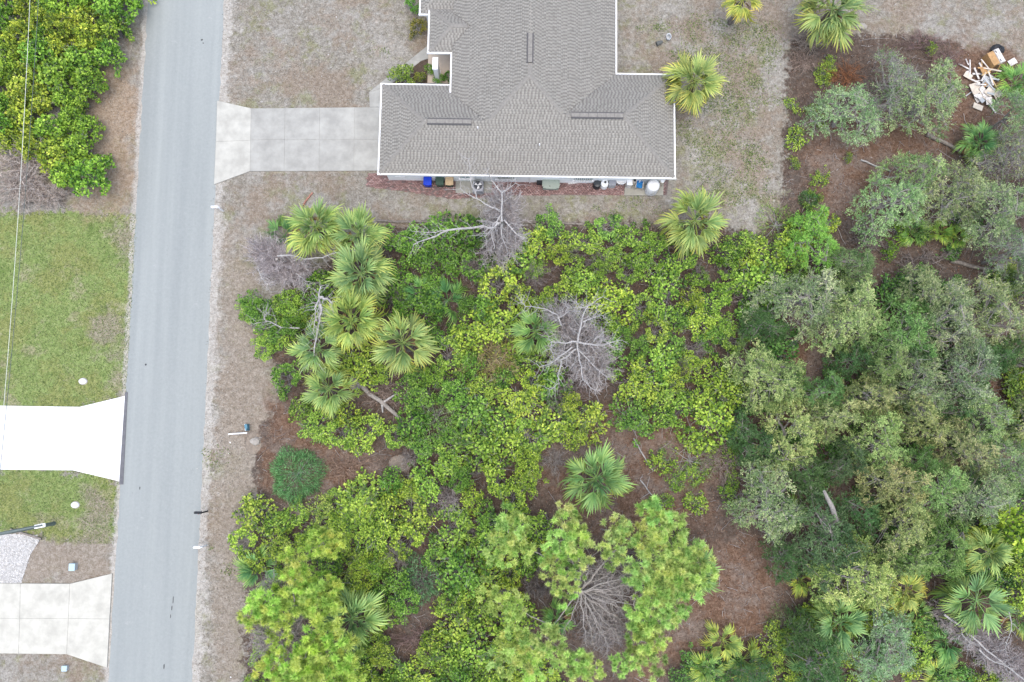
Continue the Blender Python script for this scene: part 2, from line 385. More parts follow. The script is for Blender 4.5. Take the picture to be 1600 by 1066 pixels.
    red = mix(ramp(noise(.38, 8, .75, 15), (.46, (0, 0, 0)), (.58, (.85, .85, .85))), red, two((.07, .052, .042), (.155, .122, .102), (.29, .245, .21)))
    straw = two((.13, .085, .05), (.265, .195, .135), (.39, .325, .255))
    sand = two((.22, .2, .175), (.36, .34, .305), (.54, .52, .48))
    c = mix(attr("grass", f_mid), lawn, grass)
    c = mix(math_('MULTIPLY', attr("bare", noise(.55, 8, .75, 23), 3), .8), c, two((.11, .09, .068), (.225, .19, .15), (.37, .33, .285)))
    c = mix(attr("litter", f_mid, 4), c, lit)
    c = mix(math_('MULTIPLY', attr("red", noise(.35, 7, .7, 13), 2.2), .9), c, red)
    c = mix(math_('MULTIPLY', attr("straw", noise(.4, 7, .7, 17), 2), .8), c, straw)
    c = mix(math_('MULTIPLY', attr("sand", noise(.8, 8, .82, 50), 4), .75), c, sand)
    l.new(c, b.inputs["Base Color"])
    bp = n.new("ShaderNodeBump"); bp.inputs["Strength"].default_value = .6; bp.inputs["Distance"].default_value = .06
    l.new(f_fine, bp.inputs["Height"]); l.new(bp.outputs[0], b.inputs["Normal"])
    return m
gme.materials.append(ground_mat())
tag(put("ground", gme), kind="structure")

# ------------------------------------------------------------------ road
def road_mat():
    m = bpy.data.materials.new("worn_asphalt"); m.use_nodes = True
    n, l = m.node_tree.nodes, m.node_tree.links; b = n["Principled BSDF"]; b.inputs["Roughness"].default_value = .9; b.inputs["Specular IOR Level"].default_value = .2
    tc = n.new("ShaderNodeTexCoord")
    def nz(sc, det, vec=(1, 1, 1), ro=.6, rz=0):
        mp = n.new("ShaderNodeMapping"); mp.inputs[3].default_value = vec; mp.inputs[2].default_value = (0, 0, rz); l.new(tc.outputs["Object"], mp.inputs[0])
        t = n.new("ShaderNodeTexNoise"); t.inputs["Scale"].default_value = sc; t.inputs["Detail"].default_value = det; t.inputs["Roughness"].default_value = ro
        l.new(mp.outputs[0], t.inputs["Vector"]); return t.outputs["Fac"]
    def rp(f, *cs):
        r = n.new("ShaderNodeValToRGB"); e = r.color_ramp.elements
        while len(e) < len(cs): e.new(.5)
        for k, (p, c) in enumerate(cs): e[k].position = p; e[k].color = (*c, 1)
        l.new(f, r.inputs[0]); return r.outputs[0]
    def mx(f, a, c):
        q = n.new("ShaderNodeMix"); q.data_type = 'RGBA'; l.new(f, q.inputs[0]); l.new(a, q.inputs[6]); l.new(c, q.inputs[7]); return q.outputs[2]
    base = rp(nz(5, 9, ro=.85), (.32, (.2, .217, .212)), (.68, (.305, .325, .314)))
    stre = rp(nz(.9, 5, (1, .035, 1), rz=R(-3)), (.35, (.225, .242, .237)), (.65, (.298, .316, .302)))
    c = mx(rp(nz(.3, 3), (.3, (.4, .4, .4)), (.7, (.7, .7, .7))), base, stre)
    c = mx(rp(nz(.7, 9, ro=.85), (.6, (0, 0, 0)), (.7, (.6, .6, .6))), c, rp(nz(6, 3), (.3, (.33, .33, .32)), (.7, (.4, .4, .39))))
    c = mx(rp(nz(1.3, 6, (1, .4, 1), ro=.8), (.27, (.7, .7, .7)), (.34, (0, 0, 0))), c, rp(nz(3, 2), (.3, (.1, .1, .11)), (.7, (.13, .13, .14))))
    l.new(c, b.inputs["Base Color"])
    bp = n.new("ShaderNodeBump"); bp.inputs["Strength"].default_value = .4; bp.inputs["Distance"].default_value = .01
    l.new(nz(70, 3), bp.inputs["Height"]); l.new(bp.outputs[0], b.inputs["Normal"])
    return m
vy = np.arange(-60, 80.01, .5); rr_ = np.random.default_rng(5)
def ext(L, Y):
    a, b = L[0], L[-1]; s = (a.x-b.x)/(a.y-b.y)
    return np.where(Y > a.y, a.x+(Y-a.y)*s, np.where(Y < b.y, b.x+(Y-b.y)*s, xline(L, Y)))
jl, jr = rr_.normal(0, .035, len(vy)), rr_.normal(0, .035, len(vy))
xl, xr = ext(RL, vy)+jl, ext(RR, vy)+jr
rv, k = [], len(vy)
for o_, z_ in ((-.25, -.02), (0, .03), (.33, .06), (.67, .06), (1, .03), (1.25, -.02)):
    xx = xl-.18 if o_ == -.25 else xr+.18 if o_ == 1.25 else xl+(xr-xl)*o_
    rv.append(np.stack([xx, vy, np.full(k, z_)], 1))
q = np.concatenate([np.stack([np.arange(k-1)+j*k, np.arange(k-1)+(j+1)*k, np.arange(1, k)+(j+1)*k, np.arange(1, k)+j*k], 1) for j in range(5)])
tag(put("road", npmesh("road", np.concatenate(rv), [q], road_mat(), smooth=True)), kind="structure")
# darker strip of new asphalt where the white driveway meets the road
b = MB(); b.prism([P(196, 613)[:2], P(200, 613)[:2], P(193, 757)[:2], P(187, 757)[:2]], .0, .07); tag(b.obj("asphalt_patch", M['tarmac_new']), kind="structure")
# oil drips on the asphalt
b = MB()
for px, py, L_, W_ in ((271, 937, 11, 1.3), (269, 950, 8, 1.4), (267, 963, 6, 1), (257, 1041, 7, 1.8), (228, 570, 3, 3), (219, 763, 5, 1.2), (316, 63, 3, 3), (318, 68, 2, 2)):
    c = P(px, py); n_ = 9
    b.prism([(c.x+W_/40*(1+rnd.uniform(-.3, .4))*math.cos(a), c.y+L_/40*(1+rnd.uniform(-.2, .3))*math.sin(a)) for a in [2*math.pi*i/n_ for i in range(n_)]], .05, .0655)
tag(b.obj("oil_stain", mat("old_oil", (.06, .06, .065), .8, .4, 8)), kind="stuff")

# ------------------------------------------------------------------ driveways and slabs (each slab a piece)
def slabs(name, quads, m, z=.09, gap=.0095, tint=.03):
    base = MB()
    for q_ in quads:
        pts = [P(*p) for p in q_]; base.prism([p[:2] for p in pts], -.02, z-.022)
    b0 = base.obj(name, M['concrete'] if m is not M['white_concrete'] else m); tag(b0, kind="structure")
    for k_, q_ in enumerate(quads):
        pts = [P(*p) for p in q_]; c = sum(pts, Vector())/len(pts)
        b = MB(); poly = [(p+(c-p).normalized()*gap*1.5)[:2] for p in pts]
        b.prism(poly, z-.04, z)
        t = 1+rnd.uniform(-tint, tint)
        b.obj("concrete_slab", m, b0, color=(t, t, t*.995))
    return b0
X_ = [(393, 170, 391, 268), (446, 169.6, 444.5, 268), (500, 169, 499, 267.8), (554, 168.5, 553.5, 267.5), (608, 168, 607, 267)]
qs = [[(340, 158), (393, 170), (392, 220), (338, 222)], [(338, 222), (392, 220), (391, 268), (335, 289)]]
for a, b2 in zip(X_[:-1], X_[1:]):
    ma, mb_ = ((a[0]+a[2])/2, 219.5), ((b2[0]+b2[2])/2, 218.5)
    qs += [[a[:2], b2[:2], mb_, ma], [ma, mb_, b2[2:], a[2:]]]
hd = slabs("driveway", qs, M['concrete'])
for k_, s_ in enumerate(hd.children):
    if k_ < 2: s_.color = (1.25, 1.24, 1.2, 1)
slabs("walkway", [[(578, 168), (606, 168), (606, 136), (577, 145)], [(577, 145), (606, 136), (625, 122), (611, 117)], [(611, 117), (625, 122), (658, 96), (641, 94)], [(641, 94), (658, 96), (694, 84), (684, 64), (672, 69)]], M['concrete'])
slabs("driveway", [[(-70, 633), (125, 636), (115, 735), (-70, 733)], [(125, 636), (196, 619), (187, 752), (115, 735)]], M['white_concrete'], tint=.01)
l3 = slabs("driveway", [[(-70, 911), (33, 911.5), (32, 966), (-70, 966)], [(33, 911.5), (110, 912), (108, 966), (32, 966)], [(110, 912), (176, 896), (172, 967), (108, 966)], [(-70, 966), (32, 966), (30, 1021), (-70, 1020)], [(32, 966), (108, 966), (105, 1022), (30, 1021)], [(108, 966), (172, 967), (168, 1043), (105, 1022)]], M['concrete'])
for s_ in l3.children: s_.color = (1.4, 1.38, 1.31, 1)
# gravel corner with a timber edge
g0 = [(-60, 832), (58, 836), (62, 845), (48, 866), (40, 890), (33, 911), (-60, 911)]
b = MB(); b.prism([P(*p)[:2] for p in g0], -.01, .035); tag(b.obj("gravel_bed", M['gravelbase']), kind="structure")
def scatter(polys, n, seed, holes=()):
    r = np.random.default_rng(seed); allx = np.concatenate([[p[0] for p in q] for q in polys]); ally = np.concatenate([[p[1] for p in q] for q in polys])
    x = r.uniform(allx.min(), allx.max(), n*3); y = r.uniform(ally.min(), ally.max(), n*3)
    ok = np.zeros(len(x), bool)
    for q in polys: ok |= inpoly(x, y, q)
    for q in holes: ok &= ~inpoly(x, y, q)
    x, y = x[ok][:n], y[ok][:n]
    u, v = (x-800)/F, (533-y)/F; dz = -CT+v*ST; k = -CAM_H/dz
    return np.stack([u*k, (ST+v*CT)*k], 1), r
pt, r = scatter([g0], 2600, 3); n = len(pt)
a = r.uniform(0, 6.28, n); el = r.uniform(-.4, .4, n)
V, Fc = leaves(np.c_[pt, r.uniform(.035, .05, n)], np.c_[np.cos(a), np.sin(a), el], np.c_[r.normal(0, .3, n), r.normal(0, .3, n), np.ones(n)], r.uniform(.06, .14, n), r.uniform(.05, .11, n), .35)
tag(put("gravel", npmesh("gravel", V, [Fc], M['gravel'])), kind="stuff")
b = MB(); A, B_ = P(18, 827), P(66, 842); d = (B_-A); b.box((0, 0, .09), (d.length, .14, .18), 0)
t = thing("timber_edging", "weathered grey timber edging the white gravel beside the light pole", "timber", ((A+B_)/2).to_tuple(), math.atan2(d.y, d.x)); b.obj("beam", M['timber'], t)

# ------------------------------------------------------------------ house
TH = R(-0.9)
EZ, PITCH = 2.7, .43
O = P(592, 271, EZ); O = Vector((O.x, O.y, 0))
house = thing("house", "single storey white house with grey hipped shingle roof", "house", O.to_tuple(), TH)
RI = Matrix.Rotation(-TH, 3, 'Z')
def HL(px, py, z=EZ): return RI @ (P(px, py, z)-Vector((O.x, O.y, 0)))
ys_ = 0.0
g_n, e_n = HL(650, 133).y, HL(1010, 117).y
x_r = HL(1053, 200).x; xa0, xa1 = HL(706, 110).x, HL(962, 60).x
y_top = HL(800, -140).y
xb, yb0, yb1 = HL(671, 50).x, HL(690, 83).y, HL(690, 15).y
xc, yc = HL(657, 10).x, HL(664, 22).y
# rect = x0,x1,y0,y1 and the height at each edge (west, east, south, north)
D_ = .30
RECTS = [(0, xa1-1, 0, g_n, (0, 0, 0, 0)), (xa0+1, x_r, 0, e_n, (0, 0, 0, 0)),
         (xa0, xa1, 0, y_top, (D_, 0, 0, 0)), (xb, xa0+6, yb0, yb1, (.12, .12, .12, .12)), (xc, xa0+6.5, yc, y_top, (0, 0, 0, 0))]
def planes(rc):
    x0, x1, y0, y1, h = rc; p = PITCH            # height = a*x+b*y+c
    return [(p, 0, h[0]-p*x0), (-p, 0, h[1]+p*x1), (0, p, h[2]-p*y0), (0, -p, h[3]+p*y1)]
def clip(poly, a, b_, c):                        # keep a*x+b*y+c <= 0
    out = []
    for i in range(len(poly)):
        p, q_ = poly[i], poly[(i+1) % len(poly)]
        fp, fq = a*p[0]+b_*p[1]+c, a*q_[0]+b_*q_[1]+c
        if fp <= 0: out.append(p)
        if (fp < 0 < fq) or (fq < 0 < fp):
            t = fp/(fp-fq); out.append((p[0]+(q_[0]-p[0])*t, p[1]+(q_[1]-p[1])*t))
    return out
def area(p): return abs(sum(p[i][0]*p[(i+1) % len(p)][1]-p[(i+1) % len(p)][0]*p[i][1] for i in range(len(p))))/2 if len(p) > 2 else 0
FACES = []                                       # (plane, direction index, [convex pieces])
for i, rc in enumerate(RECTS):
    pl = planes(rc); x0, x1, y0, y1, _ = rc
    for k_, p in enumerate(pl):
        poly = [(x0, y0), (x1, y0), (x1, y1), (x0, y1)]
        for j, q_ in enumerate(pl):
            if j != k_: poly = clip(poly, p[0]-q_[0], p[1]-q_[1], p[2]-q_[2])
        pieces = [poly] if area(poly) > .01 else []
        for j, rc2 in enumerate(RECTS):
            if j == i: continue
            # other roof lies above where every plane of it is above p (ties go to the earlier one) inside its footprint
            eps = 1e-4 if j > i else -1e-4
            cons = [(q_[0]-p[0], q_[1]-p[1], q_[2]-p[2]-eps) for q_ in planes(rc2)]
            X0, X1, Y0, Y1, _ = rc2
            cons += [(1, 0, -X0), (-1, 0, X1), (0, 1, -Y0), (0, -1, Y1)]
            new = []
            for pc in pieces:
                rest = pc
                for (a, b_, c) in cons:         # constraint a x + b y + c >= 0 inside
                    out = clip(rest, a, b_, c)
                    if area(out) > .004: new.append(out)
                    rest = clip(rest, -a, -b_, -c)
                    if area(rest) < .004: break
            pieces = new
        if pieces: FACES.append((p, k_, pieces))
roof_b = MB()
for p, k_, pcs in FACES:
    for pc in pcs:
        top = [(x, y, EZ+p[0]*x+p[1]*y+p[2]) for x, y in pc]
        n = len(top)
        if sum(pc[i][0]*pc[(i+1) % n][1]-pc[(i+1) % n][0]*pc[i][1] for i in range(n)) < 0: top = top[::-1]
        roof_b.add(top, [tuple(range(n))]); roof_b.add([(v[0], v[1], v[2]-.12) for v in top[::-1]], [tuple(range(n))])
roof = roof_b.obj("roof", M['deck_roof'], house)
# shingles: staggered tabs laid course by course
sv_, sf_, stn = [], [], []
grp = {}
for p, k_, pcs in FACES: grp.setdefault((k_, round(p[0], 4), round(p[1], 4), round(p[2], 3)), [p, k_, []])[2].extend(pcs)
rs = random.Random(4)
TW, EXPO = .27, .18
for p, k_, pcs in grp.values():
    sl = math.hypot(1, PITCH)
    # course coordinate s rises up-slope, u runs along the eave
    if k_ < 2: S = lambda x, y, k_=k_: x if k_ == 0 else -x; U = lambda x, y: y
    else: S = lambda x, y, k_=k_: y if k_ == 2 else -y; U = lambda x, y: x
    pts = [(U(*q_), S(*q_)) for pc in pcs for q_ in pc]
    s0, s1 = min(q_[1] for q_ in pts), max(q_[1] for q_ in pts)
    row = math.floor(s0/(EXPO/sl)); step = EXPO/sl
    while row*step < s1:
        lo, hi = max(row*step, s0), min((row+1)*step, s1); mid = (lo+hi)/2; iv = []
        if hi-lo > .01:
            for pc in pcs:
                q_ = [(U(*v), S(*v)) for v in pc]; cr = []
                for i in range(len(q_)):
                    a, b_ = q_[i], q_[(i+1) % len(q_)]
                    if (a[1] > mid) != (b_[1] > mid): cr.append(a[0]+(b_[0]-a[0])*(mid-a[1])/(b_[1]-a[1]))
                if len(cr) >= 2: iv.append([min(cr), max(cr)])
            iv.sort(); mg = []
            for v in iv:
                if mg and v[0] <= mg[-1][1]+.02: mg[-1][1] = max(mg[-1][1], v[1])
                else: mg.append(v)
            off = rs.uniform(0, TW)
            for a, b_ in mg:
                u = math.floor((a-off)/TW)*TW+off; 
                while u < b_:
                    wdt = TW*rs.choice((.54, .6, .66))
                    for (ua, ub, th_, tn_) in ((u, u+wdt, .022, rs.gauss(.78, .12)), (u+wdt, u+TW, .009, rs.gauss(.14, .12))):
                        ua, ub = max(ua+.004, a), min(ub-.004, b_)
                        if ub-ua < .02: continue
                        l2, h2 = lo-.0, min(hi+.03, s1)
                        B0 = len(sv_); stn += [min(1, max(0, tn_))]*6
                        for (uu, ss, zt) in ((ua, l2, 0), (ub, l2, 0), (ub, l2, th_+.006), (ua, l2, th_+.006), (ub, h2, .004), (ua, h2, .004)):
                            x, y = ((ss if k_ == 0 else -ss), uu) if k_ < 2 else (uu, (ss if k_ == 2 else -ss))
                            sv_.append((x, y, EZ+p[0]*x+p[1]*y+p[2]+zt))
                        sf_ += [(B0, B0+1, B0+2, B0+3), (B0+3, B0+2, B0+4, B0+5)]
                    u += TW
        row += 1
sh = put("shingle_courses", npmesh("shingle_courses", np.array(sv_), [np.array(sf_)], M['shingle'], attrs={'tone': stn}), roof); sh["kind"] = "stuff"
# ridge vents, hip caps, white gutters
def hz(x, y):
    best = -9
    for rc in RECTS:
        if rc[0]-.01 <= x <= rc[1]+.01 and rc[2]-.01 <= y <= rc[3]+.01: best = max(best, min(a*x+b_*y+c for a, b_, c in planes(rc)))
    return EZ+best
def capline(a, b_, name="ridge_cap", wd=.3, th_=.035, m='cap', step=.28, lift=.02):
    a, b_ = Vector((*a, hz(*a)+lift)), Vector((*b_, hz(*b_)+lift)); d = b_-a; n = max(1, int(d.length/step)); mb = MB()
    rz = math.atan2(d.y, d.x); ry = -math.asin(d.z/d.length)
    for i in range(n):
        c = a+d*((i+.5)/n); sd_ = Matrix.Rotation(rz, 3, 'Z') @ Vector((0, 1, 0))
        for s_ in (-1, 1):
            mb.box(c+sd_*s_*wd*.24-Vector((0, 0, wd*.045)), (d.length/n*1.12, wd*.52, th_), rz, 0, 0, s_*-.27, ry-.04)
    return mb.obj(name, M[m], roof)
def ridge(rc):
    x0, x1, y0, y1, h = rc; W_, H_ = x1-x0, y1-y0
    return rc
gm, em = g_n/2, e_n/2
am = (xa0+xa1)/2-D_/PITCH/2
ah = (am-xa0)+D_/PITCH
capline((.05, .05), (gm, gm)); capline((.05, g_n-.05), (gm, gm)); capline((x_r-.05, .05), (x_r-em, em)); capline((x_r-.05, e_n-.05), (x_r-em, em))
capline((gm, gm), (gm+3.6, gm)); capline((x_r-em, em), (x_r-em-4.3, em))
capline((am, ah), (am-(ah-gm)+.2, gm+.2)); capline((am, ah), (am+(ah-em)-.2, em+.2)); capline((am, ah), (am, y_top-6))
capline((xb+.05, yb0+.05), (xb+(yb1-yb0)/2, (yb0+yb1)/2)); capline((xb+.05, yb1-.05), (xb+(yb1-yb0)/2, (yb0+yb1)/2)); capline((xb+(yb1-yb0)/2, (yb0+yb1)/2), (xb+(yb1-yb0)/2+1.2, (yb0+yb1)/2))
def vent(px0, py0, px1, py1, y=None, x=None):
    zz = 4.2 if y is not None else 5.6
    a, b_ = HL(px0, py0, zz), HL(px1, py1, zz)
    A = (a.x, y) if y is not None else (x, a.y); B2 = (b_.x, y) if y is not None else (x, b_.y)
    a, b_ = Vector((*A, hz(*A)+.06)), Vector((*B2, hz(*B2)+.06)); d = b_-a; n = max(2, round(d.length/.62)); rz = math.atan2(d.y, d.x)
    v = MB().box((a+b_)/2, (d.length, .5, .07), rz).obj("ridge_vent", M['vent'], roof)
    for i in range(n): MB().box(a+d*((i+.5)/n)+Vector((0, 0, .045)), (d.length/n*.96, .3, .03), rz).obj("vent_panel", M['cap'], roof)
vent(668, 188, 737, 188, y=gm); vent(892, 181, 973, 181, y=em); vent(820, 52, 820, 98, x=am)
OUT = [(0, 0), (x_r, 0), (x_r, e_n), (xa1, e_n), (xa1, y_top), (xc, y_top), (xc, yc), (xb, yc), (xb, yb0), (xa0, yb0), (xa0, g_n), (0, g_n)]
def gutter(a, b_, dz=0, wd=.125):
    a, b_ = Vector(a), Vector(b_); d = b_-a; nrm = Vector((d.y, -d.x)).normalized(); c = (a+b_)/2+nrm*(wd/2-.02)
    g = MB(); L_ = d.length+wd*.0
    g.box((c.x, c.y, EZ-.06+dz), (L_, wd, .16), math.atan2(d.y, d.x)); return g.obj("gutter", M['trim'], roof)
gutter((-.13, 0), (x_r+.13, 0)); gutter((x_r, 0), (x_r, e_n)); gutter((x_r+.13, e_n), (xa1, e_n)); gutter((xa1, e_n+.13), (xa1, y_top))
gutter((xc, y_top), (xc, yc)); gutter((xc-.13, yc), (xb-.14, yc)); gutter((xb, yb1), (xb, yb0), .12); gutter((xb-.13, yb0), (xa0-.01, yb0), .12); gutter((xb+1.4, yb1), (xb-.13, yb1), .12)
gutter((xa0, yb0-.13), (xa0, g_n-.85), D_); gutter((xa0-.14, g_n), (-.13, g_n)); gutter((0, g_n), (0, 0))
for px, py, hh in ((747, 203, .3), (843, 226, .35)):
    q_ = HL(px, py, 3.7); b = MB(); b.lathe((q_.x, q_.y, hz(q_.x, q_.y)-.1), [(.09, 0), (.05, .12), (.05, hh), (.03, hh)], 10); b.obj("vent_pipe", M['trim'], roof)
# soffit and walls
b = MB(); b.prism([(x*1, y) for x, y in OUT], EZ-.14, EZ-.125); b.obj("soffit", M['trim'], house)
I = .36
WALL = [(I, I), (x_r-I, I), (x_r-I, e_n-I), (xa1-I, e_n-I), (xa1-I, y_top-I), (xc+I, y_top-I), (xc+I, yc+I), (xa0+I+.6, yc+I), (xa0+I+.6, g_n-I), (I, g_n-I)]
MB().prism(WALL, -.05, EZ-.145).obj("wall", M['stucco'], house)
MB().prism([(xb-.35, yb0-1.25), (xa0+1.0, yb0-1.25), (xa0+1.0, yc+.4), (xb-.35, yc+.4)], -.05, .11).obj("porch_floor", M['tile'], house)
b = MB(); b.box((xb+.5, yb0-.75, 1.25), (.32, .9, 2.35)); b.box((xb+.5, yb0-.75, .2), (.42, 1.0, .2)); b.box((xb+.5, yb0-.75, 2.45), (.42, 1.0, .12)); b.obj("porch_column", M['trim'], house)
# south wall windows, door and downspouts
def window(px, wd, h0, h1, slats=False):
    x = HL(px, 277, 1.2).x
    f = MB()
    for (cx, cz, sx, sz) in ((-wd/2, 0, .08, h1-h0+.08), (wd/2, 0, .08, h1-h0+.08), (0, (h1-h0)/2, wd+.08, .08), (0, 0, .05, h1-h0)):
        f.box((x+cx, I-.02, (h0+h1)/2+cz), (sx, .08, sz))
    w_ = f.obj("window", M['trim'], house)
    MB().box((x, I-.06, h0-.06), (wd+.2, .16, .08)).obj("sill", M['trim'], w_)
    MB().box((x, I-.005, (h0+h1)/2), (wd, .02, h1-h0)).obj("pane", M['glass'], w_)
    if slats:
        s = MB()
        for i in range(int(wd/.16)): s.box((x-wd/2+.1+i*.16, I-.1, (h0+h1)/2), (.07, .03, h1-h0))
        s.obj("shutter_louvres", M['shutter'], w_)
window(727, .9, .9, 2.2); window(790, 1.4, .9, 2.2, True); window(912, 1.5, .9, 2.2, True); window(625, .6, 1.2, 2.2)
for px in (742, 828, 1000):
    x = HL(px, 277, 1).x; MB().box((x, I-.05, 1.28), (.09, .08, 2.5)).obj("downspout", M['trim'], house)
MB().box((HL(1012, 277, 1).x, I-.02, 1.1), (.95, .07, 2.1)).obj("door", M['ltgrey'], house)

# paver walk along the south wall, concrete pads, landscape edging
def pavers():
    b = MB(); base = [(575, 272), (1045, 279), (1042, 305), (812, 305), (705, 311), (640, 300), (572, 292)]
    b.prism([P(*p)[:2] for p in base], -.02, .02); o = b.obj("paver_walk", M['mortar']); tag(o, kind="structure")
    x0 = P(572, 272).x; V, Q = [], []
    r = random.Random(9); X1 = P(1045, 300).x
    cth, sth = math.cos(TH), math.sin(TH); org = P(572, 271)
    for i in range(int(24.2/.24)):
        for j in range(18):
            u, v = i*.24+(.12 if j % 2 else 0), -.06-j*.125
            wx, wy = org.x+u*cth-v*sth, org.y+u*sth+v*cth
            px, py = to_px(np.array([wx]), np.array([wy]))
            if not inpoly(px, py, base)[0]: continue
            if px[0] < 800 and r.random() < (.3 if py[0] > 290 else .06): continue    # broken, lifted out
            rz = TH+(r.gauss(0, .22) if px[0] < 800 and py[0] > 288 else r.gauss(0, .02)); z = .05+r.uniform(-.006, .008)
            c_, s_ = math.cos(rz)*.112, math.sin(rz)*.112; c2, s2 = -math.sin(rz)*.056, math.cos(rz)*.056
            B0 = len(V)
            for zz in (.0, z):
                V += [(wx-c_-c2, wy-s_-s2, zz), (wx+c_-c2, wy+s_-s2, zz), (wx+c_+c2, wy+s_+s2, zz), (wx-c_+c2, wy-s_+s2, zz)]
            Q += [(B0+4, B0+5, B0+6, B0+7)]+[(B0+i_, B0+(i_+1) % 4, B0+4+(i_+1) % 4, B0+4+i_) for i_ in range(4)]
    q_ = put("brick_pavers", npmesh("brick_pavers", np.array(V), [np.array(Q)], M['brick']), o); q_["kind"] = "stuff"
pavers()
b = MB(); b.prism([P(*p)[:2] for p in ((712, 279), (769, 280), (768, 302), (712, 302))], .0, .1); tag(b.obj("equipment_pad", M['concrete'], color=(.9, .9, .86)), kind="structure")
b = MB(); b.prism([P(*p)[:2] for p in ((977, 281), (1037, 281), (1036, 306), (975, 306))], .0, .1); tag(b.obj("equipment_pad", M['concrete'], color=(.95, .93, .86)), kind="structure")
rl = thing("log_edging", "weathered grey log edging between lawn strip and thicket", "edging", P(815, 347).to_tuple())
pts = [(588, 345), (620, 347), (655, 346), (692, 345), (740, 346), (800, 347), (850, 348), (905, 350), (950, 352), (985, 354)]
for a, b_ in zip(pts[:-1], pts[1:]):
    A, B2 = P(*a, .09)-rl.location, P(*b_, .09)-rl.location
    MB().tube(wob([A, B2], .03, a[0]), [.11, .1, .1, .09], 8).obj("log", M['timber'], rl)
rb = thing("brick_edging", "short curved row of red edging bricks above the palms", "edging", P(475, 317).to_tuple())
for i in range(9):
    t = i/8; p = P(487-14*math.sin(t*1.7), 303+27*t, .05)-rb.location
    MB().box(p, (.24, .12, .12), rnd.uniform(-.4, .4)+.9).obj("brick", M['redbrick'], rb)

# ------------------------------------------------------------------ things along the south wall
def atop(px, py, zt, z=.05): q_ = P(px, py, zt); return (q_.x, q_.y, z)
def at(px, py, z=0): q_ = P(px, py, z); return (q_.x, q_.y, z if z else 0)
def bin_(px, label, body, lid):
    t = thing("wheelie_bin", label, "wheelie bin", atop(px, 282.5, 1.0), TH, "bins lined up by the house wall")
    b = MB(); s0, s1 = .24, .31
    vs = [(-s0, -s0, .06), (s0, -s0, .06), (s0, s0, .06), (-s0, s0, .06), (-s1, -s1, .95), (s1, -s1, .95), (s1, s1, .95), (-s1, s1, .95)]
    b.add(vs, [(3, 2, 1, 0), (4, 5, 6, 7), (0, 1, 5, 4), (1, 2, 6, 5), (2, 3, 7, 6), (3, 0, 4, 7)]); b.obj("body", body, t)
    b = MB(); b.box((0, -.01, .99), (.66, .7, .07), 0, 0, .06); b.box((0, -.36, 1.0), (.3, .06, .05)); b.obj("lid", lid, t)
    b = MB(); b.tube([(-.26, .36, .93), (.26, .36, .93)], .02, 6); b.obj("handle", M['black'], t)
    for s in (-1, 1):
        b = MB(); b.tube([(s*.24, .24, .1), (s*.29, .24, .1)], .1, 12); b.obj("wheel", M['black'], t)
bin_(668, "blue wheelie bin, leftmost of the three bins by the wall", M['bluebin'], M['bluebin'])
bin_(687, "dark green wheelie bin between the blue and tan bins", M['greenbin'], M['greenbin'])
bin_(702, "tan lidded bin beside the air conditioner pad", M['greenbin'], M['tanbin'])
ac = thing("air_conditioner", "grey outdoor air conditioner unit with round top fan grille", "air conditioner", atop(747, 291, .9, .1), TH)
b = MB(); b.box((0, 0, .4), (.82, .82, .8), 0, 0, .05)
for i in range(9): b.box((0, 0, .08+i*.075), (.84, .84, .02))
b.obj("casing", M['grey'], ac)
b = MB(); b.lathe((0, .06, .8), [(.34, 0), (.34, .02), (.31, .03), (.31, .01)], 20); b.obj("fan_well", M['black'], ac)
for k_ in range(3):
    a = k_*2.094+.6; b = MB(); d1 = Vector((math.cos(a), math.sin(a), 0)); d2 = Vector((-d1.y, d1.x, 0)); c0 = Vector((0, .06, .845))
    b.add([c0+d1*.05-d2*.03, c0+d1*.27-d2*.12, c0+d1*.27+d2*.1+Vector((0, 0, .03)), c0+d1*.05+d2*.04+Vector((0, 0, .02))], [(0, 1, 2, 3)]); b.obj("fan_blade", M['white'], ac)
b = MB(); 
for rr in (.12, .22, .32): b.tube([(rr*math.cos(i*.3142), .06+rr*math.sin(i*.3142), .9) for i in range(21)], .006, 4)
for k_ in range(8): b.tube([(0, .06, .9), (.33*math.cos(k_*.785), .06+.33*math.sin(k_*.785), .89)], .005, 4)
b.obj("grille", M['grey'], ac)
MB().lathe((0, .06, .9), [(.06, 0), (.06, .02), (.03, .03)], 10).obj("hub", M['ltgrey'], ac)
t = thing("storage_box", "sage green plastic deck storage box against the white wall", "storage box", atop(861, 285.5, .75), TH)
MB().box((0, 0, .33), (1.25, .78, .6), 0, 0, .03).obj("body", M['sage'], t)
b = MB(); pf = [(-.68, .43), (.68, .43), (.7, -.2), (.62, -.42), (.3, -.5), (-.3, -.5), (-.62, -.42), (-.7, -.2)]; b.prism(pf, .63, .7); b.prism([(x*.9, y*.88) for x, y in pf], .7, .735); b.obj("lid", M['sage'], t)
MB().box((-.1, -.3, .75), (.09, .05, .03)).obj("latch", M['black'], t)
t = thing("storage_crate", "black crate tucked left of the sage storage box", "crate", atop(843, 281.5, .55), TH)
MB().box((0, 0, .24), (.4, .55, .48), 0, 0, .02).obj("body", M['black'], t); MB().box((0, 0, .5), (.44, .58, .05), 0, 0, .02).obj("lid", M['black'], t)
for k_, (xa, ya, xb_, yb_, lab) in enumerate(((877, 285, 925, 281.5, "long white board lying nearest the wall beside storage box"), (888, 287, 926, 283, "shorter white board lying in front of another board"))):
    A, B2 = P(xa, ya, .08), P(xb_, yb_, .08); d = B2-A; b = MB(); b.box((0, 0, .03), (d.length, .11, .05)); c = (A+B2)/2
    o = b.obj("wooden_board", M['board'], None, (c.x, c.y, .05), math.atan2(d.y, d.x)); tag(o, lab, "board", "boards along the house wall")
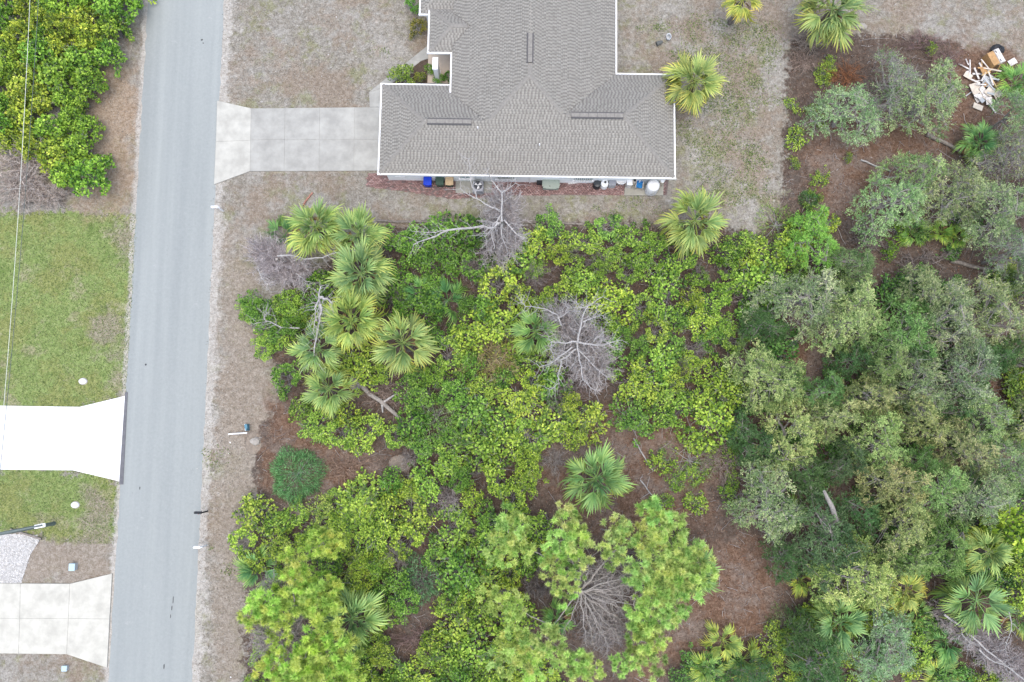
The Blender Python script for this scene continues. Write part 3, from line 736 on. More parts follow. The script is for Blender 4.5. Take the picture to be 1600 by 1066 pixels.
def drum(name, label, px, py, rad, h, body, top, capm=None, n=18):
    t = thing(name, label, "tank" if "tank" in name else "barrel", atop(px, py, h+.05), TH)
    b = MB(); b.lathe((0, 0, 0), [(rad*.9, 0), (rad, .06), (rad, h*.45), (rad*1.03, h*.5), (rad, h*.55), (rad, h-.05), (rad*.92, h)], n); b.obj("shell", body, t, smooth=False)
    b = MB(); b.lathe((0, 0, h), [(rad*.9, 0), (rad*.86, .04), (rad*.4, .07)], n); b.obj("lid", top, t)
    if capm: MB().lathe((rad*.1, rad*.2, h+.07), [(.09, 0), (.09, .05), (.05, .06)], 10).obj("cap", capm, t)
    return t
drum("barrel", "black open barrel left of the white lidded drum", 933.5, 287, .31, .7, M['black'], mat("barrel_water", (.05, .055, .06), .3))
drum("drum", "white round drum with small black cap by the wall", 945, 286.5, .31, .75, M['white'], M['white'], M['black'])
t = thing("utility_cabinet", "grey square cabinet right of the white capped drum", "cabinet", atop(957, 283.5, .88), TH)
MB().box((0, 0, .4), (.5, .6, .8), 0, 0, .03).obj("body", M['ltgrey'], t); MB().box((0, -.02, .83), (.56, .66, .05), 0, 0, .02).obj("lid", M['grey'], t)
t = thing("laundry_sink", "white rounded tub on legs against the wall", "tub", atop(971, 282.5, .85), TH)
b = MB(); b.lathe((0, 0, .35), [(.25, 0), (.36, .3), (.38, .45), (.33, .46), (.25, .2)], 18, sx=1.05, sy=.75); b.obj("basin", M['white'], t)
for sx in (-1, 1):
    for sy in (-1, 1): MB().box((sx*.2, sy*.13, .18), (.05, .05, .36)).obj("leg", M['ltgrey'], t)
t = thing("water_softener", "cream square water softener at pad's left edge", "water softener", atop(984, 284.5, .95, .1), TH)
MB().box((0, 0, .4), (.42, .48, .8), 0, 0, .04).obj("body", M['board'], t); MB().box((0, 0, .83), (.45, .5, .06), 0, 0, .02).obj("lid", M['white'], t)
t = thing("pressure_tank", "slim cream filter tank with black valve head", "tank", atop(992, 281.5, 1.2, .1), TH)
MB().lathe((0, 0, 0), [(.13, 0), (.15, .1), (.15, .9), (.08, 1.05)], 12).obj("shell", M['cream'], t); MB().box((0, 0, 1.1), (.18, .2, .14), 0, 0, .03).obj("valve", M['black'], t)
t = thing("folding_chair", "tan framed folding chair with bright blue seat on concrete pad", "chair", atop(999, 289, .6, .1), TH-.12)
b = MB(); b.box((0, .0, .5), (.5, .5, .06), 0, 0, .02); b.obj("seat", M['cyan'], t); b = MB(); b.box((0, .27, .78), (.5, .05, .5), 0, 0, 0, -.2); b.obj("backrest", M['cyan'], t)
for sx in (-1, 1):
    for sy, zt in ((-1, .62), (1, 1.0)): MB().tube([(sx*.28, sy*.3, 0), (sx*.28, sy*.27, zt)], .025, 6).obj("leg", M['cream'], t)
    MB().tube([(sx*.28, -.3, .64), (sx*.28, .3, .66)], .03, 6).obj("armrest", M['cream'], t)
t = thing("water_tank", "big white dome topped water tank on pad's right end", "tank", atop(1022, 288, 1.45, .1), TH)
b = MB(); b.lathe((0, 0, 0), [(.48, 0), (.5, .05), (.5, 1.1), (.47, 1.2), (.36, 1.3), (.18, 1.36)], 22); b.obj("shell", M['white'], t, smooth=True); MB().lathe((0, 0, 1.35), [(.12, 0), (.12, .05), (.06, .06)], 12).obj("cap", M['white'], t)
drum("slim_tank", "narrow pale tank tight behind the big dome tank", 1035, 283, .18, .95, M['cream'], M['white'])
t = thing("filter_housing", "light grey low basin in front of the dome tank", "basin", atop(1017, 300, .3, .1), TH)
MB().lathe((0, 0, 0), [(.34, 0), (.4, .22), (.37, .24), (.3, .12)], 16, sx=1.15, sy=.8).obj("basin", M['ltgrey'], t)

# ------------------------------------------------------------------ roadside: mailboxes, sign, pole, wires, lids
def mailbox(px, py, dx, colr, label):
    t = thing("mailbox", label, "mailbox", at(px+dx, py))
    MB().box((0, 0, .55), (.1, .1, 1.1)).obj("post", M['white'] if colr != 'black' else M['black'], t)
    MB().box((-.2, 0, 1.0), (.55, .07, .07)).obj("arm", M['white'] if colr != 'black' else M['black'], t)
    b = MB(); pr = [(-.09, 0), (.09, 0), (.09, .12)]+[(.09*math.cos(a), .12+.09*math.sin(a)) for a in (.5, 1.0, 1.57, 2.1, 2.6)]+[(-.09, .12)]
    n = len(pr); vs = [(x_, y_, 1.06+z_) for x_ in (-.52, 0) for y_, z_ in pr]
    b.add(vs, [tuple(range(n)), tuple(range(2*n-1, n-1, -1))]+[(i, n+i, n+(i+1) % n, (i+1) % n) for i in range(n)]); b.obj("box", M['white'] if colr == 'white' else M['black'], t)
    MB().box((-.2, -.1, 1.2), (.03, .02, .12)).obj("flag", mat("red_flag", (.5, .03, .02), .5), t)
mailbox(336, 330, 13, 'white', "white roadside mailbox just below the house driveway")
mailbox(313, 799, 11, 'black', "black roadside mailbox on the right road edge")
mailbox(312, 852, 11, 'white', "white roadside mailbox below the black mailbox")
t = thing("sign_box", "teal and white sign box standing on the verge", "sign", at(389, 668), .1)
MB().box((0, 0, .36), (.09, .5, .72), 0, 0, .01).obj("panel", M['teal'], t); MB().box((-.06, 0, .38), (.03, .52, .74)).obj("face", M['white'], t)
for sy in (-1, 1): MB().box((.02, sy*.2, .1), (.04, .04, .2)).obj("leg", M['grey'], t)
MB().box((.02, .06, .74), (.2, .32, .03), .1).obj("top_plate", M['teal'], t)
A, B2 = P(357, 678.5, .12), P(386, 676.5, .35)
o = MB().tube([A-Vector((A.x, A.y, 0)), B2-Vector((A.x, A.y, 0))], .055, 8).obj("fallen_post", M['white'], None, (A.x, A.y, 0)); tag(o, "white post lying flat beside the teal sign box", "post")
for px, py, lab in ((118, 789, "white meter lid half sunk in the green lawn"), (130, 596, "white utility cover on the upper green lawn")):
    t = thing("meter_cover", lab, "cover", at(px, py)); MB().lathe((0, 0, 0), [(.3, 0), (.3, .1), (.26, .16), (.12, .22)], 14, sx=1, sy=.75).obj("lid", M['white'], t); MB().lathe((0, 0, 0), [(.36, 0), (.34, .05)], 14, sx=1, sy=.8).obj("rim", M['stone'], t)
t = thing("meter_box", "pale blue utility box in the bare strip above lower driveway", "utility box", at(117, 885)); MB().box((0, 0, .2), (.42, .5, .4), 0, 0, .03).obj("body", M['ltgrey'], t); MB().box((0, 0, .42), (.46, .54, .05), 0, 0, .02).obj("lid", mat("pale_blue", (.38, .5, .56), .6), t)
t = thing("meter_box", "pale blue utility box below the lower driveway", "utility box", at(104, 1043)); MB().box((0, 0, .15), (.36, .36, .3), 0, 0, .03).obj("body", M['ltgrey'], t); MB().box((0, 0, .32), (.4, .4, .05), 0, 0, .02).obj("lid", mat("pale_blue2", (.38, .5, .56), .6), t)
# street light: the pole stands off to the left, its arm reaches into view
tip, root = P(66, 821, 8.2), P(-6, 835, 7.9); pb = P(-20, 838, 7.7)
t = thing("street_lamp", "dark green street light arm with white lamp head over gravel", "street lamp", (pb.x, pb.y, 0))
MB().tube([(0, 0, 0), (0, 0, 4), (0, 0, 7.9)], [.15, .13, .1], 12).obj("pole", M['pole'], t)
MB().tube([Vector((0, 0, 7.75)), root-Vector((pb.x, pb.y, 0)), tip-Vector((pb.x, pb.y, 0))], [.09, .09, .06], 8).obj("arm", M['pole'], t)
c = P(62, 822, 8.1)-Vector((pb.x, pb.y, 0)); b = MB(); b.box(c, (.75, .26, .12), .2, 0, .05); b.obj("lamp_head", M['white'], t)
for px0, px1, z, m, rad, lab in ((47, 1.5, 8.6, 'wire_l', .016, "pale overhead power line, outer one at the left edge"), (61, 6, 7.6, 'wire_d', .02, "dark overhead cable to the right of the pale line")):
    A, B2 = P(px0, -40, z), P(px1, 640, z); d = (B2-A); A = A-d*.35; B2 = B2+d*.5; n = 24
    pts = [A.lerp(B2, i/n)-Vector((0, 0, .9*(1-(2*i/n-1)**2)))+Vector((0, 0, .45)) for i in range(n+1)]
    c = Vector((A.x, A.y, 0)); o = MB().tube([p-c for p in pts], rad, 5).obj("power_line", M[m], None, c); tag(o, lab, "cable", "overhead wires along the road")
# odds on the back lawn
t = thing("plant_pot", "small grey ring shaped pot lying on the back lawn", "pot", at(1044, 60)); MB().lathe((0, 0, 0), [(.2, 0), (.25, .3), (.27, .32), (.19, .3), (.15, .06)], 14, sx=.8, sy=1.1).obj("shell", M['ltgrey'], t)
t = thing("plant_pot", "dark tipped over pot left of the grey ring pot", "pot", at(1030, 69)); MB().tube([(-.25, -.1, .2), (.0, 0, .2), (.22, .1, .18)], [.2, .17, .12], 12).obj("shell", mat("dark_pot", (.1, .105, .1), .7), t)

# =================================================================== plants
def rot_rand(r, n): a = r.normal(size=(n, 3)); return unit(a)
# --- broadleaf shrub meshes
def shrub_meshes(seed, Rr=1.6, H=1.5, nc=46, nl=21, lsz=.195, flat=False):
    r = np.random.default_rng(seed)
    rad = Rr*np.sqrt(r.uniform(0, 1, nc)); az = r.uniform(0, 6.283, nc)
    lob = 1+.22*np.sin(az*2+r.uniform(0, 6))+.16*np.sin(az*3+r.uniform(0, 6)); rad *= lob*.92
    hz_ = H*(1-.55*(rad/Rr)**2)*np.where(r.uniform(0, 1, nc) < .75, r.uniform(.84, 1.08, nc), r.uniform(.45, .8, nc))
    C = np.c_[rad*np.cos(az), rad*np.sin(az), np.maximum(hz_, .15)]
    tone = np.clip(r.normal(.5, .27, nc), 0, 1)
    cen = np.repeat(C, nl, 0); N = len(cen); cr = np.repeat(r.uniform(.15, .36, nc), nl)
    d = unit(r.normal(size=(N, 3))*[1, 1, .45]+[0, 0, .3]); pos = cen+d*(cr*r.uniform(.1, 1, N)**.6)[:, None]*[1, 1, .7]
    pos[:, 2] = np.maximum(pos[:, 2], .05)
    D = unit(d*[1, 1, .4]+r.normal(0, .35, (N, 3))); Nn = unit(np.c_[r.normal(0, .38, N), r.normal(0, .38, N), np.ones(N)]+d*.3)
    L = lsz*r.uniform(.6, 1.3, N); V, Fc = leaves(pos, D, Nn, L, L*r.uniform(.6, .85, N), .18)
    tn = np.repeat(np.repeat(tone, nl), 4)
    crown = npmesh("shrub_foliage", V, [Fc], M['leaf'], attrs={"tone": tn})
    sel = r.choice(nc, 30); k = 4
    st = np.c_[r.normal(0, .15, 30), r.normal(0, .15, 30), np.zeros(30)]; en = C[sel]
    t = np.linspace(0, 1, k)[None, :, None]; Pn = st[:, None]*(1-t)+en[:, None]*t+r.normal(0, .08, (30, k, 3))*(t > 0)
    V1, F1 = tubes(Pn, np.linspace(.028, .008, k)[None].repeat(30, 0))
    tw = 50; c2 = C[r.choice(nc, tw)]; dd = unit(r.normal(size=(tw, 3))*[1, 1, .5])
    Pt = c2[:, None]+dd[:, None]*np.linspace(0, .65, 3)[None, :, None]+r.normal(0, .05, (tw, 3, 3)); Pt[..., 2] = np.maximum(Pt[..., 2], .03)
    V2, F2 = tubes(Pt, np.full((tw, 3), .009))
    stem = npmesh("shrub_stems", np.r_[V1, V2], [F1, F2+len(V1)], M['twig'])
    return crown, stem
SHRUB = [shrub_meshes(100+i, nl=(18, 30, 22, 42, 20, 26, 34)[i], lsz=(.22, .16, .19, .125, .2, .17, .145)[i]) for i in range(7)]
BIGLEAF = [shrub_meshes(200+i, 1.8, 2.0, 60, 26, .24) for i in range(4)]
LOWSH = [shrub_meshes(300+i, 1.5, .6, 34, 14, .19) for i in range(4)]
NSHRUB = [0]
def shrub(px, py, rpx, h, tint, lead, bank=SHRUB, group="leafy shrubs of the thicket", name="shrub", base_r=1.6, base_h=1.5):
    q_ = P(px, py, h*.7); s = rpx/20.0/base_r
    t = thing(name, where(px, py, lead), "shrub", (q_.x, q_.y, 0), rnd.uniform(0, 6.28), group)
    c, st = bank[rnd.randrange(len(bank))]; sc = (s*rnd.uniform(.88, 1.12), s*rnd.uniform(.88, 1.12), h/base_h)
    put("foliage", c, t, sc=sc, color=tint); put("stems", st, t, sc=sc, color=(1, 1, 1)); NSHRUB[0] += 1
    return t

# --- twig haze (dead brush)
def haze_mesh(seed, nb=60, Rr=1.0, H=1.0, rad=.0115):
    """a tangle of forking dead twigs: bent branchlets, each carrying finer side twigs"""
    r = np.random.default_rng(seed)
    d = unit(r.normal(size=(nb, 3))*[1, 1, .6]); k = r.uniform(0, 1, nb)**.6
    st = d*k[:, None]*[Rr*.6, Rr*.6, H*.35]+[0, 0, H*.5]
    di = unit(d*.7+r.normal(0, .6, (nb, 3))); L = r.uniform(.35, .75, nb)*Rr
    t = np.linspace(0, 1, 6)[None, :, None]
    B = st[:, None]+di[:, None]*t*L[:, None, None]+np.cumsum(r.normal(0, .035, (nb, 6, 3)), 1)*[1, 1, .5]
    B[..., 2] = np.maximum(B[..., 2], .02)
    V1, F1 = tubes(B, np.linspace(1.5, .5, 6)[None]*r.uniform(.7, 1.5, nb)[:, None]*rad)
    ns = 16; bi = np.repeat(np.arange(nb), ns); ti = r.uniform(.1, 1, nb*ns)*4.99; i0 = ti.astype(int); fr = (ti-i0)[:, None]
    p0 = B[bi, i0]*(1-fr)+B[bi, i0+1]*fr; bd = unit(B[bi, i0+1]-B[bi, i0])
    sd_ = unit(bd*.8+r.normal(0, .8, (nb*ns, 3))); L2 = r.uniform(.12, .34, nb*ns)*Rr
    T = p0[:, None]+sd_[:, None]*np.linspace(0, 1, 4)[None, :, None]*L2[:, None, None]+np.cumsum(r.normal(0, .02, (nb*ns, 4, 3)), 1)*np.array([0, 1, 1, 1])[None, :, None]
    T[..., 2] = np.maximum(T[..., 2], .02)
    V2, F2 = tubes(T, np.linspace(1, .5, 4)[None]*r.uniform(.5, 1.0, nb*ns)[:, None]*rad*.75)
    return npmesh("twig_tangle", np.r_[V1, V2], [F1, F2+len(V1)], M['twig'])
HAZE = [haze_mesh(400+i) for i in range(5)]
HZS = .88
def brush(px, py, rx, ry, rz, h, label, tint=(1, 1, 1), z0=0, name="dead_brush", parent=None):
    q_ = P(px, py, z0+h*.5)
    if parent is None:
        t = thing(name, label, "brush", (q_.x, q_.y, 0), rz)
    else: t = parent
    tw = put("twigs", HAZE[rnd.randrange(5)], t, (0, 0, z0) if parent is None else Vector((q_.x, q_.y, z0))-parent.location, (0, 0, 0 if parent is None else rz), (rx/20*HZS, ry/20*HZS, h), tint); tw["kind"] = "stuff"
    return t

# --- oaks
def oak_meshes(seed, Rr=3.0, H=5.6, nt=56, nl=150, twn=9, leafy=1.0):
    r = np.random.default_rng(seed)
    pts = []
    ph = r.uniform(0, 6.28, 3)
    while len(pts) < nt:
        a, q_ = r.uniform(0, 6.283), math.sqrt(r.uniform(0, 1)); lob = .8+.22*math.sin(2*a+ph[0])+.18*math.sin(3*a+ph[1])+.12*math.sin(5*a+ph[2])
        p = np.array([q_*Rr*lob*math.cos(a), q_*Rr*lob*math.sin(a), H*(.92-.5*q_*q_)+r.normal(0, .5)])
        if all(np.hypot(*(p-o)[:2]) > .42 for o in pts): pts.append(p)
    pts = np.array(pts)
    trunk = MB(); th0 = Vector((r.normal(0, .2), r.normal(0, .2), H*.3))
    trunk.tube(wob([(0, 0, -.05), th0], .06, seed), [.2, .18, .16, .15], 8)
    limbs = [pts[i] for i in r.choice(nt, 7, replace=False)]; nodes = []
    for k_, p in enumerate(limbs):
        pl = wob([th0, Vector((p[0]*.5, p[1]*.5, (th0.z+p[2])*.55)), Vector(p)], .16, seed*9+k_); trunk.tube(pl, list(np.linspace(.1, .02, len(pl))), 6); nodes += pl[2:]
    for k_, p in enumerate(pts):
        v = Vector(p); nn = min(nodes, key=lambda q_: (q_-v).length); 
        if (nn-v).length > .2: trunk.tube(wob([nn, v], .1, seed*31+k_, 3), [.04, .03, .02, .012], 5)
    tm = trunk.mesh("oak_trunk", M['greybark'])
    nsp = r.integers(9, 15, nt); ci = np.repeat(np.arange(nt), nsp); ns = len(ci)
    out = unit(pts*[1, 1, 0]+1e-6)[ci]; ds = unit(r.normal(size=(ns, 3))*[1, 1, .7]+out*.35+[0, 0, .35]); Ls = r.uniform(.35, .85, ns)
    keep = max(4, int(nl*leafy/12)); si = np.repeat(np.arange(ns), keep); N = len(si); tt = r.uniform(.25, 1.05, N)[:, None]
    pos = pts[ci][si]+ds[si]*tt*Ls[si][:, None]+r.normal(0, .055, (N, 3))*[1, 1, .8]-np.array([0, 0, .12])*tt**2
    D = unit(ds[si]+r.normal(0, .55, (N, 3))); Nn = unit(r.normal(0, .45, (N, 3))+[0, 0, 1])
    L = r.uniform(.085, .155, N); V, Fc = leaves(pos, D, Nn, L, L*r.uniform(.45, .65, N), .12)
    st_ = np.clip(r.normal(.5, .2, nt)[ci]+r.normal(0, .14, ns), 0, 1)
    cm = npmesh("oak_crown", V, [Fc], M['oak'], attrs={"tone": np.repeat(st_[si], 4)})
    ntw = nt*twn; c2 = np.repeat(pts, twn, 0); dd = unit(r.normal(size=(ntw, 3))*[1, 1, .7]+[0, 0, .3]); L = r.uniform(.4, .95, ntw)
    t = np.linspace(0, 1, 4)[None, :, None]
    Pp = c2[:, None]+dd[:, None]*t*L[:, None, None]+r.normal(0, .22, (ntw, 1, 3))*t*t*L[:, None, None]
    V2, F2 = tubes(Pp, np.linspace(1, .5, 4)[None]*r.uniform(.006, .013, ntw)[:, None])
    xm = npmesh("oak_twigs", V2, [F2], M['twig'])
    return tm, cm, xm
OAKS = {'sage': [oak_meshes(500+i, twn=4, nl=250) for i in range(4)], 'silver': [oak_meshes(520+i, twn=11, nl=190) for i in range(4)],
        'green': [oak_meshes(540+i, twn=3, nl=230) for i in range(3)], 'grey': [oak_meshes(560+i, twn=30, nl=70) for i in range(3)]}
OTINT = {'sage': (1.16, 1.16, 1.1), 'silver': (1.1, 1.16, 1.28), 'green': (.66, .88, .7), 'grey': (1, 1, 1.15), 'tan': (1.3, 1.2, 1.08), 'dark': (.36, .55, .48), 'fresh': (.85, 1.2, .6)}
OLEAD = {'sage': "sage olive scrub oak", 'silver': "silvery lichen covered oak", 'green': "mid green scrub oak", 'grey': "nearly bare grey oak", 'tan': "tan tipped scrub oak", 'dark': "dark green dense oak", 'fresh': "fresh green small oak"}
def oak(px, py, rpx, kind, h=5.6):
    bank = OAKS.get(kind) or OAKS['sage' if kind == 'tan' else 'green']
    tm, cm, xm = bank[rnd.randrange(len(bank))]; s = rpx/20/2.75/1.07*.91; q_ = P(px, py, h*.75)
    t = thing("oak_tree", where(px, py, OLEAD[kind]), "tree", (q_.x, q_.y, 0), rnd.uniform(0, 6.28), "oaks of the right hand wood")
    sc = (s, s, h/5.6); j = [rnd.uniform(.88, 1.12) for _ in range(3)]
    put("trunk", tm, t, sc=sc); put("crown", cm, t, sc=sc, color=tuple(a*b_ for a, b_ in zip(OTINT[kind], j))); put("twigs", xm, t, sc=sc, color=(1, 1, .98) if kind in ('silver', 'grey') else (.75, .72, .62))
for a in [(1330, 170, 58, 'silver', 4.5), (1405, 128, 56, 'grey', 5), (1458, 150, 66, 'silver', 5), (1395, 315, 58, 'silver', 5), (1440, 268, 48, 'silver', 4.6), (1275, 375, 50, 'fresh', 3.6), (1338, 412, 40, 'green', 4), (1500, 300, 58, 'silver', 5.4), (1560, 325, 58, 'silver', 5.6), (1592, 240, 52, 'grey', 5.5), (1588, 392, 46, 'grey', 5.6), (1262, 468, 66, 'silver', 5.4), (1335, 497, 60, 'tan', 5.6), (1447, 452, 42, 'sage', 5), (1415, 525, 66, 'green', 5.2), (1490, 500, 64, 'silver', 5.8), (1560, 490, 60, 'silver', 5.6), (1205, 590, 60, 'tan', 5.6), (1390, 560, 44, 'sage', 6), (1292, 612, 40, 'green', 5), (1240, 680, 60, 'sage', 5.6), (1302, 650, 44, 'tan', 5.6), (1365, 620, 42, 'sage', 6), (1440, 605, 56, 'silver', 6), (1515, 585, 60, 'silver', 6.2), (1545, 650, 50, 'silver', 6), (1380, 690, 54, 'tan', 6), (1440, 655, 44, 'sage', 6), (1510, 700, 50, 'sage', 6), (1575, 725, 52, 'silver', 6), (1400, 755, 54, 'tan', 6), (1465, 765, 52, 'sage', 6), (1535, 780, 56, 'silver', 6), (1205, 785, 64, 'silver', 5), (1300, 848, 70, 'dark', 5.2), (1345, 905, 66, 'tan', 5.8), (1420, 822, 54, 'sage', 6), (1475, 862, 56, 'green', 6), (1180, 690, 42, 'dark', 4), (1195, 510, 36, 'dark', 4), (1285, 1040, 55, 'dark', 5), (1390, 1015, 58, 'silver', 5), (1330, 720, 40, 'dark', 5), (1595, 170, 40, 'silver', 5), (1620, 560, 46, 'green', 5.5), (1632, 660, 50, 'sage', 5.5), (1640, 300, 52, 'silver', 5.6), (1640, 450, 52, 'silver', 5.6), (1230, 880, 34, 'dark', 4), (1260, 1000, 34, 'dark', 4), (1440, 720, 34, 'green', 5), (1420, 880, 36, 'sage', 5.6), (1180, 1060, 30, 'dark', 3), (1340, 560, 36, 'dark', 4), (1230, 590, 30, 'dark', 4), (1430, 560, 40, 'dark', 4.6), (1560, 560, 40, 'dark', 4.6), (1350, 800, 36, 'dark', 4.4), (1500, 640, 36, 'dark', 4.6), (1260, 740, 40, 'dark', 4.4)]:
    oak(*a)

# --- fan palms
def frond_mesh(seed, pet=.9, bl=1.05, nleaf=24, spread=1.25, droop=.5, dead=False):
    r = np.random.default_rng(seed); V, Q, tone = [], [], []
    def curve(s): return np.array([s, 0, -.08*s*s])      # leaf stalk along +x, arching
    ks = np.linspace(0, pet, 4)
    for k_, s in enumerate(ks):
        c = curve(s); w_ = .03-.012*k_/3; V += [c+[0, -w_, 0], c+[0, w_, 0], c+[0, 0, w_*.9]]; tone += [.55]*3
        if k_: b0 = (k_-1)*3; Q += [(b0, b0+1, b0+4, b0+3), (b0+1, b0+2, b0+5, b0+4), (b0+2, b0, b0+3, b0+5)]
    for i in range(nleaf):
        f = (i+.5)/nleaf*2-1; a = f*spread+r.normal(0, .035); L = bl*(1-.3*abs(f)**1.6)*r.uniform(.82, 1.1)
        org = curve(pet-.05+.28*(1-abs(f))); d = np.array([math.cos(a), math.sin(a), .28*abs(f)+r.normal(0, .05)]); sd_ = np.array([-d[1], d[0], 0])
        dr = droop*r.uniform(.5, 1.6); zz = [0, .015, -.12*dr, -.5*dr]; wv = [.014, .044, .037, .004]; b0 = len(V); tb = r.normal(0, .1)
        for s, z, w_, tn in zip((0, .36, .7, 1. if dr < .6 else .93), zz, wv, (.2, .35, .58, .95)):
            c = org+d*L*s+np.array([0, 0, z*L]); V += [c-sd_*w_+[0, 0, .014], c, c+sd_*w_+[0, 0, .014]]; tone += [min(1, max(0, tn+tb))]*3
        for j in range(3):
            q_ = b0+j*3; Q += [(q_, q_+1, q_+4, q_+3), (q_+1, q_+2, q_+5, q_+4)]
    return npmesh("palm_frond", np.array(V), [np.array(Q)], M['frond_dead'] if dead else M['palm'], attrs={"tone": tone})
FROND = [frond_mesh(600+i, pet=.7+.08*i, bl=1.14, nleaf=14, spread=.72+.12*i, droop=.25+.2*i) for i in range(5)]
FDEAD = [frond_mesh(650+i, droop=.9, dead=True, nleaf=16, spread=.8) for i in range(2)]
TRUNK_BITS = {}
def palm_trunk(h):
    k = round(h, 1)
    if k not in TRUNK_BITS:
        b = MB(); n = max(4, int(h/.35)); b.tube([(0, 0, -.05+h*i/n) for i in range(n+1)], [.2+.025*(i % 2) for i in range(n+1)], 9)
        for i in range(int(h/.18)):           # old leaf boots
            a = i*2.4; z = .2+i*.18; b.box((.21*math.cos(a), .21*math.sin(a), z), (.14, .1, .2), a, 0, 0, 0, .5)
        TRUNK_BITS[k] = b.mesh("palm_trunk", M['bark'])
    return TRUNK_BITS[k]
def palm(px, py, rpx, h, label, n=30, tint=(1, 1, 1), cat="palm", name="fan_palm", dead=3, lean=0, low=-.55, hi=1.25, jit=.0, group="fan palms on the lot", more=1.05):
    q_ = P(px, py, h); t = thing(name, label, cat, (q_.x, q_.y, 0), rnd.uniform(0, 6.28), group)
    s = rpx/20/1.07/1.92
    if h > .7: put("trunk", palm_trunk(h), t, sc=(1, 1, 1))
    n = int(n*more*rnd.uniform(.85, 1.15)); tx, ty = rnd.gauss(0, .16), rnd.gauss(0, .16)
    for i in range(n):
        f = (i+.5)/n; el = hi+(low-hi)*f**.75+rnd.gauss(0, .13); az = i*2.39996+rnd.gauss(0, .22); age = min(1, max(0, f+rnd.gauss(0, .08)))
        v = rnd.uniform(.68, 1.22); c = tuple(max(.3, a*v) for a in (PT*tint[0]*(.88+.32*age**2), tint[1]*(1.0+.06*age), tint[2]*(1.2-.55*age)))
        sc = s*rnd.uniform(.82, 1.12)*(.72 if el > 1 else 1)
        put("frond", FROND[min(4, int(age*4.99))], t, (0, 0, max(h, .12)), (rnd.gauss(0, .5), -el+tx*math.cos(az)+ty*math.sin(az), az), sc, c)
    for i in range(dead):
        put("dead_frond", FDEAD[i % 2], t, (0, 0, max(h-.1, .2)), (rnd.gauss(0, .3), .75 if h > 1 else .1, rnd.uniform(0, 6.28)), s*.85)
    return t
PT = 1.08
YG, GG, SG = (1.15, 1.08, .75), (.75, .92, .9), (.95, 1, 1.1)
palm(493, 353, 47, 4.0, "fan palm with brown dead fronds, upper left of the palms beside the driveway", 32, (1.0, 1.02, .8), dead=7)
palm(560, 367, 45, 4.2, "fan palm overlapping the brown fronded palm on its right", 30, (.95, 1.02, .9))
palm(564, 428, 52, 4.6, "fan palm at the tip of the long bare limb", 34, (.95, 1, .95))
palm(549, 500, 50, 4.2, "yellow green fan palm beside the white forked dead trunk", 34, (1.12, 1.08, .72))
palm(629, 536, 50, 4.4, "star shaped yellow tipped fan palm, rightmost of the central palm group", 30, (1.1, 1.06, .9))
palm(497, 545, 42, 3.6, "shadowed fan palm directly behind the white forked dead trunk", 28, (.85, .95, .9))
palm(514, 607, 42, 3.0, "fan palm at the lower end of the central palm group", 28, (.95, 1, .85), dead=4)
palm(1086, 126, 50, 4.0, "fan palm with yellow skirt overlapping the roof's right corner", 34, (1.2, 1.05, .8), dead=1, low=-.8)
palm(1086, 345, 52, 3.6, "fan palm standing at the lower right lawn corner", 32, (1.1, 1.06, .85), low=-.7)
palm(931, 748, 52, 3.6, "lone green fan palm above the large pine on red litter", 34, (.8, 1, .9), dead=1)
palm(1300, 14, 58, 4.0, "big fan palm at the top edge by the twig heap", 38, (1.05, 1.02, .95), low=-.8)
palm(1160, 0, 34, 3.5, "yellow fan palm cut by the top edge", 26, (1.35, 1.08, .6), low=-.8)
palm(549, 968, 52, 3.2, "fan palm just right of the corner pine", 30, (.9, 1.02, .95))
palm(1078, 893, 44, 4.0, "fan palm peeking out behind the large pine's right side", 28, (.85, 1.05, .9))
palm(838, 518, 44, 3.0, "fan palm half hidden left of the big dead tree", 26, (.8, .98, .75))
palm(1312, 972, 42, 2.6, "broad green fan palm below the tan tipped oak", 28, (.8, 1, .95))
palm(1525, 938, 54, 3.2, "large open fan palm with long visible leaf stalks", 20, (.72, .9, .8), hi=.9)
palm(1415, 925, 34, 3.0, "yellow tipped fan palm at the dark litter hole", 22, (1.3, 1.1, .7))
palm(1545, 862, 36, 4.6, "fan palm rising among the oaks left of the lime bush", 26, (1.05, 1.05, .85))
palm(1530, 222, 36, 1.4, "dark green fan palm below the debris pile", 24, (.55, .85, .75))
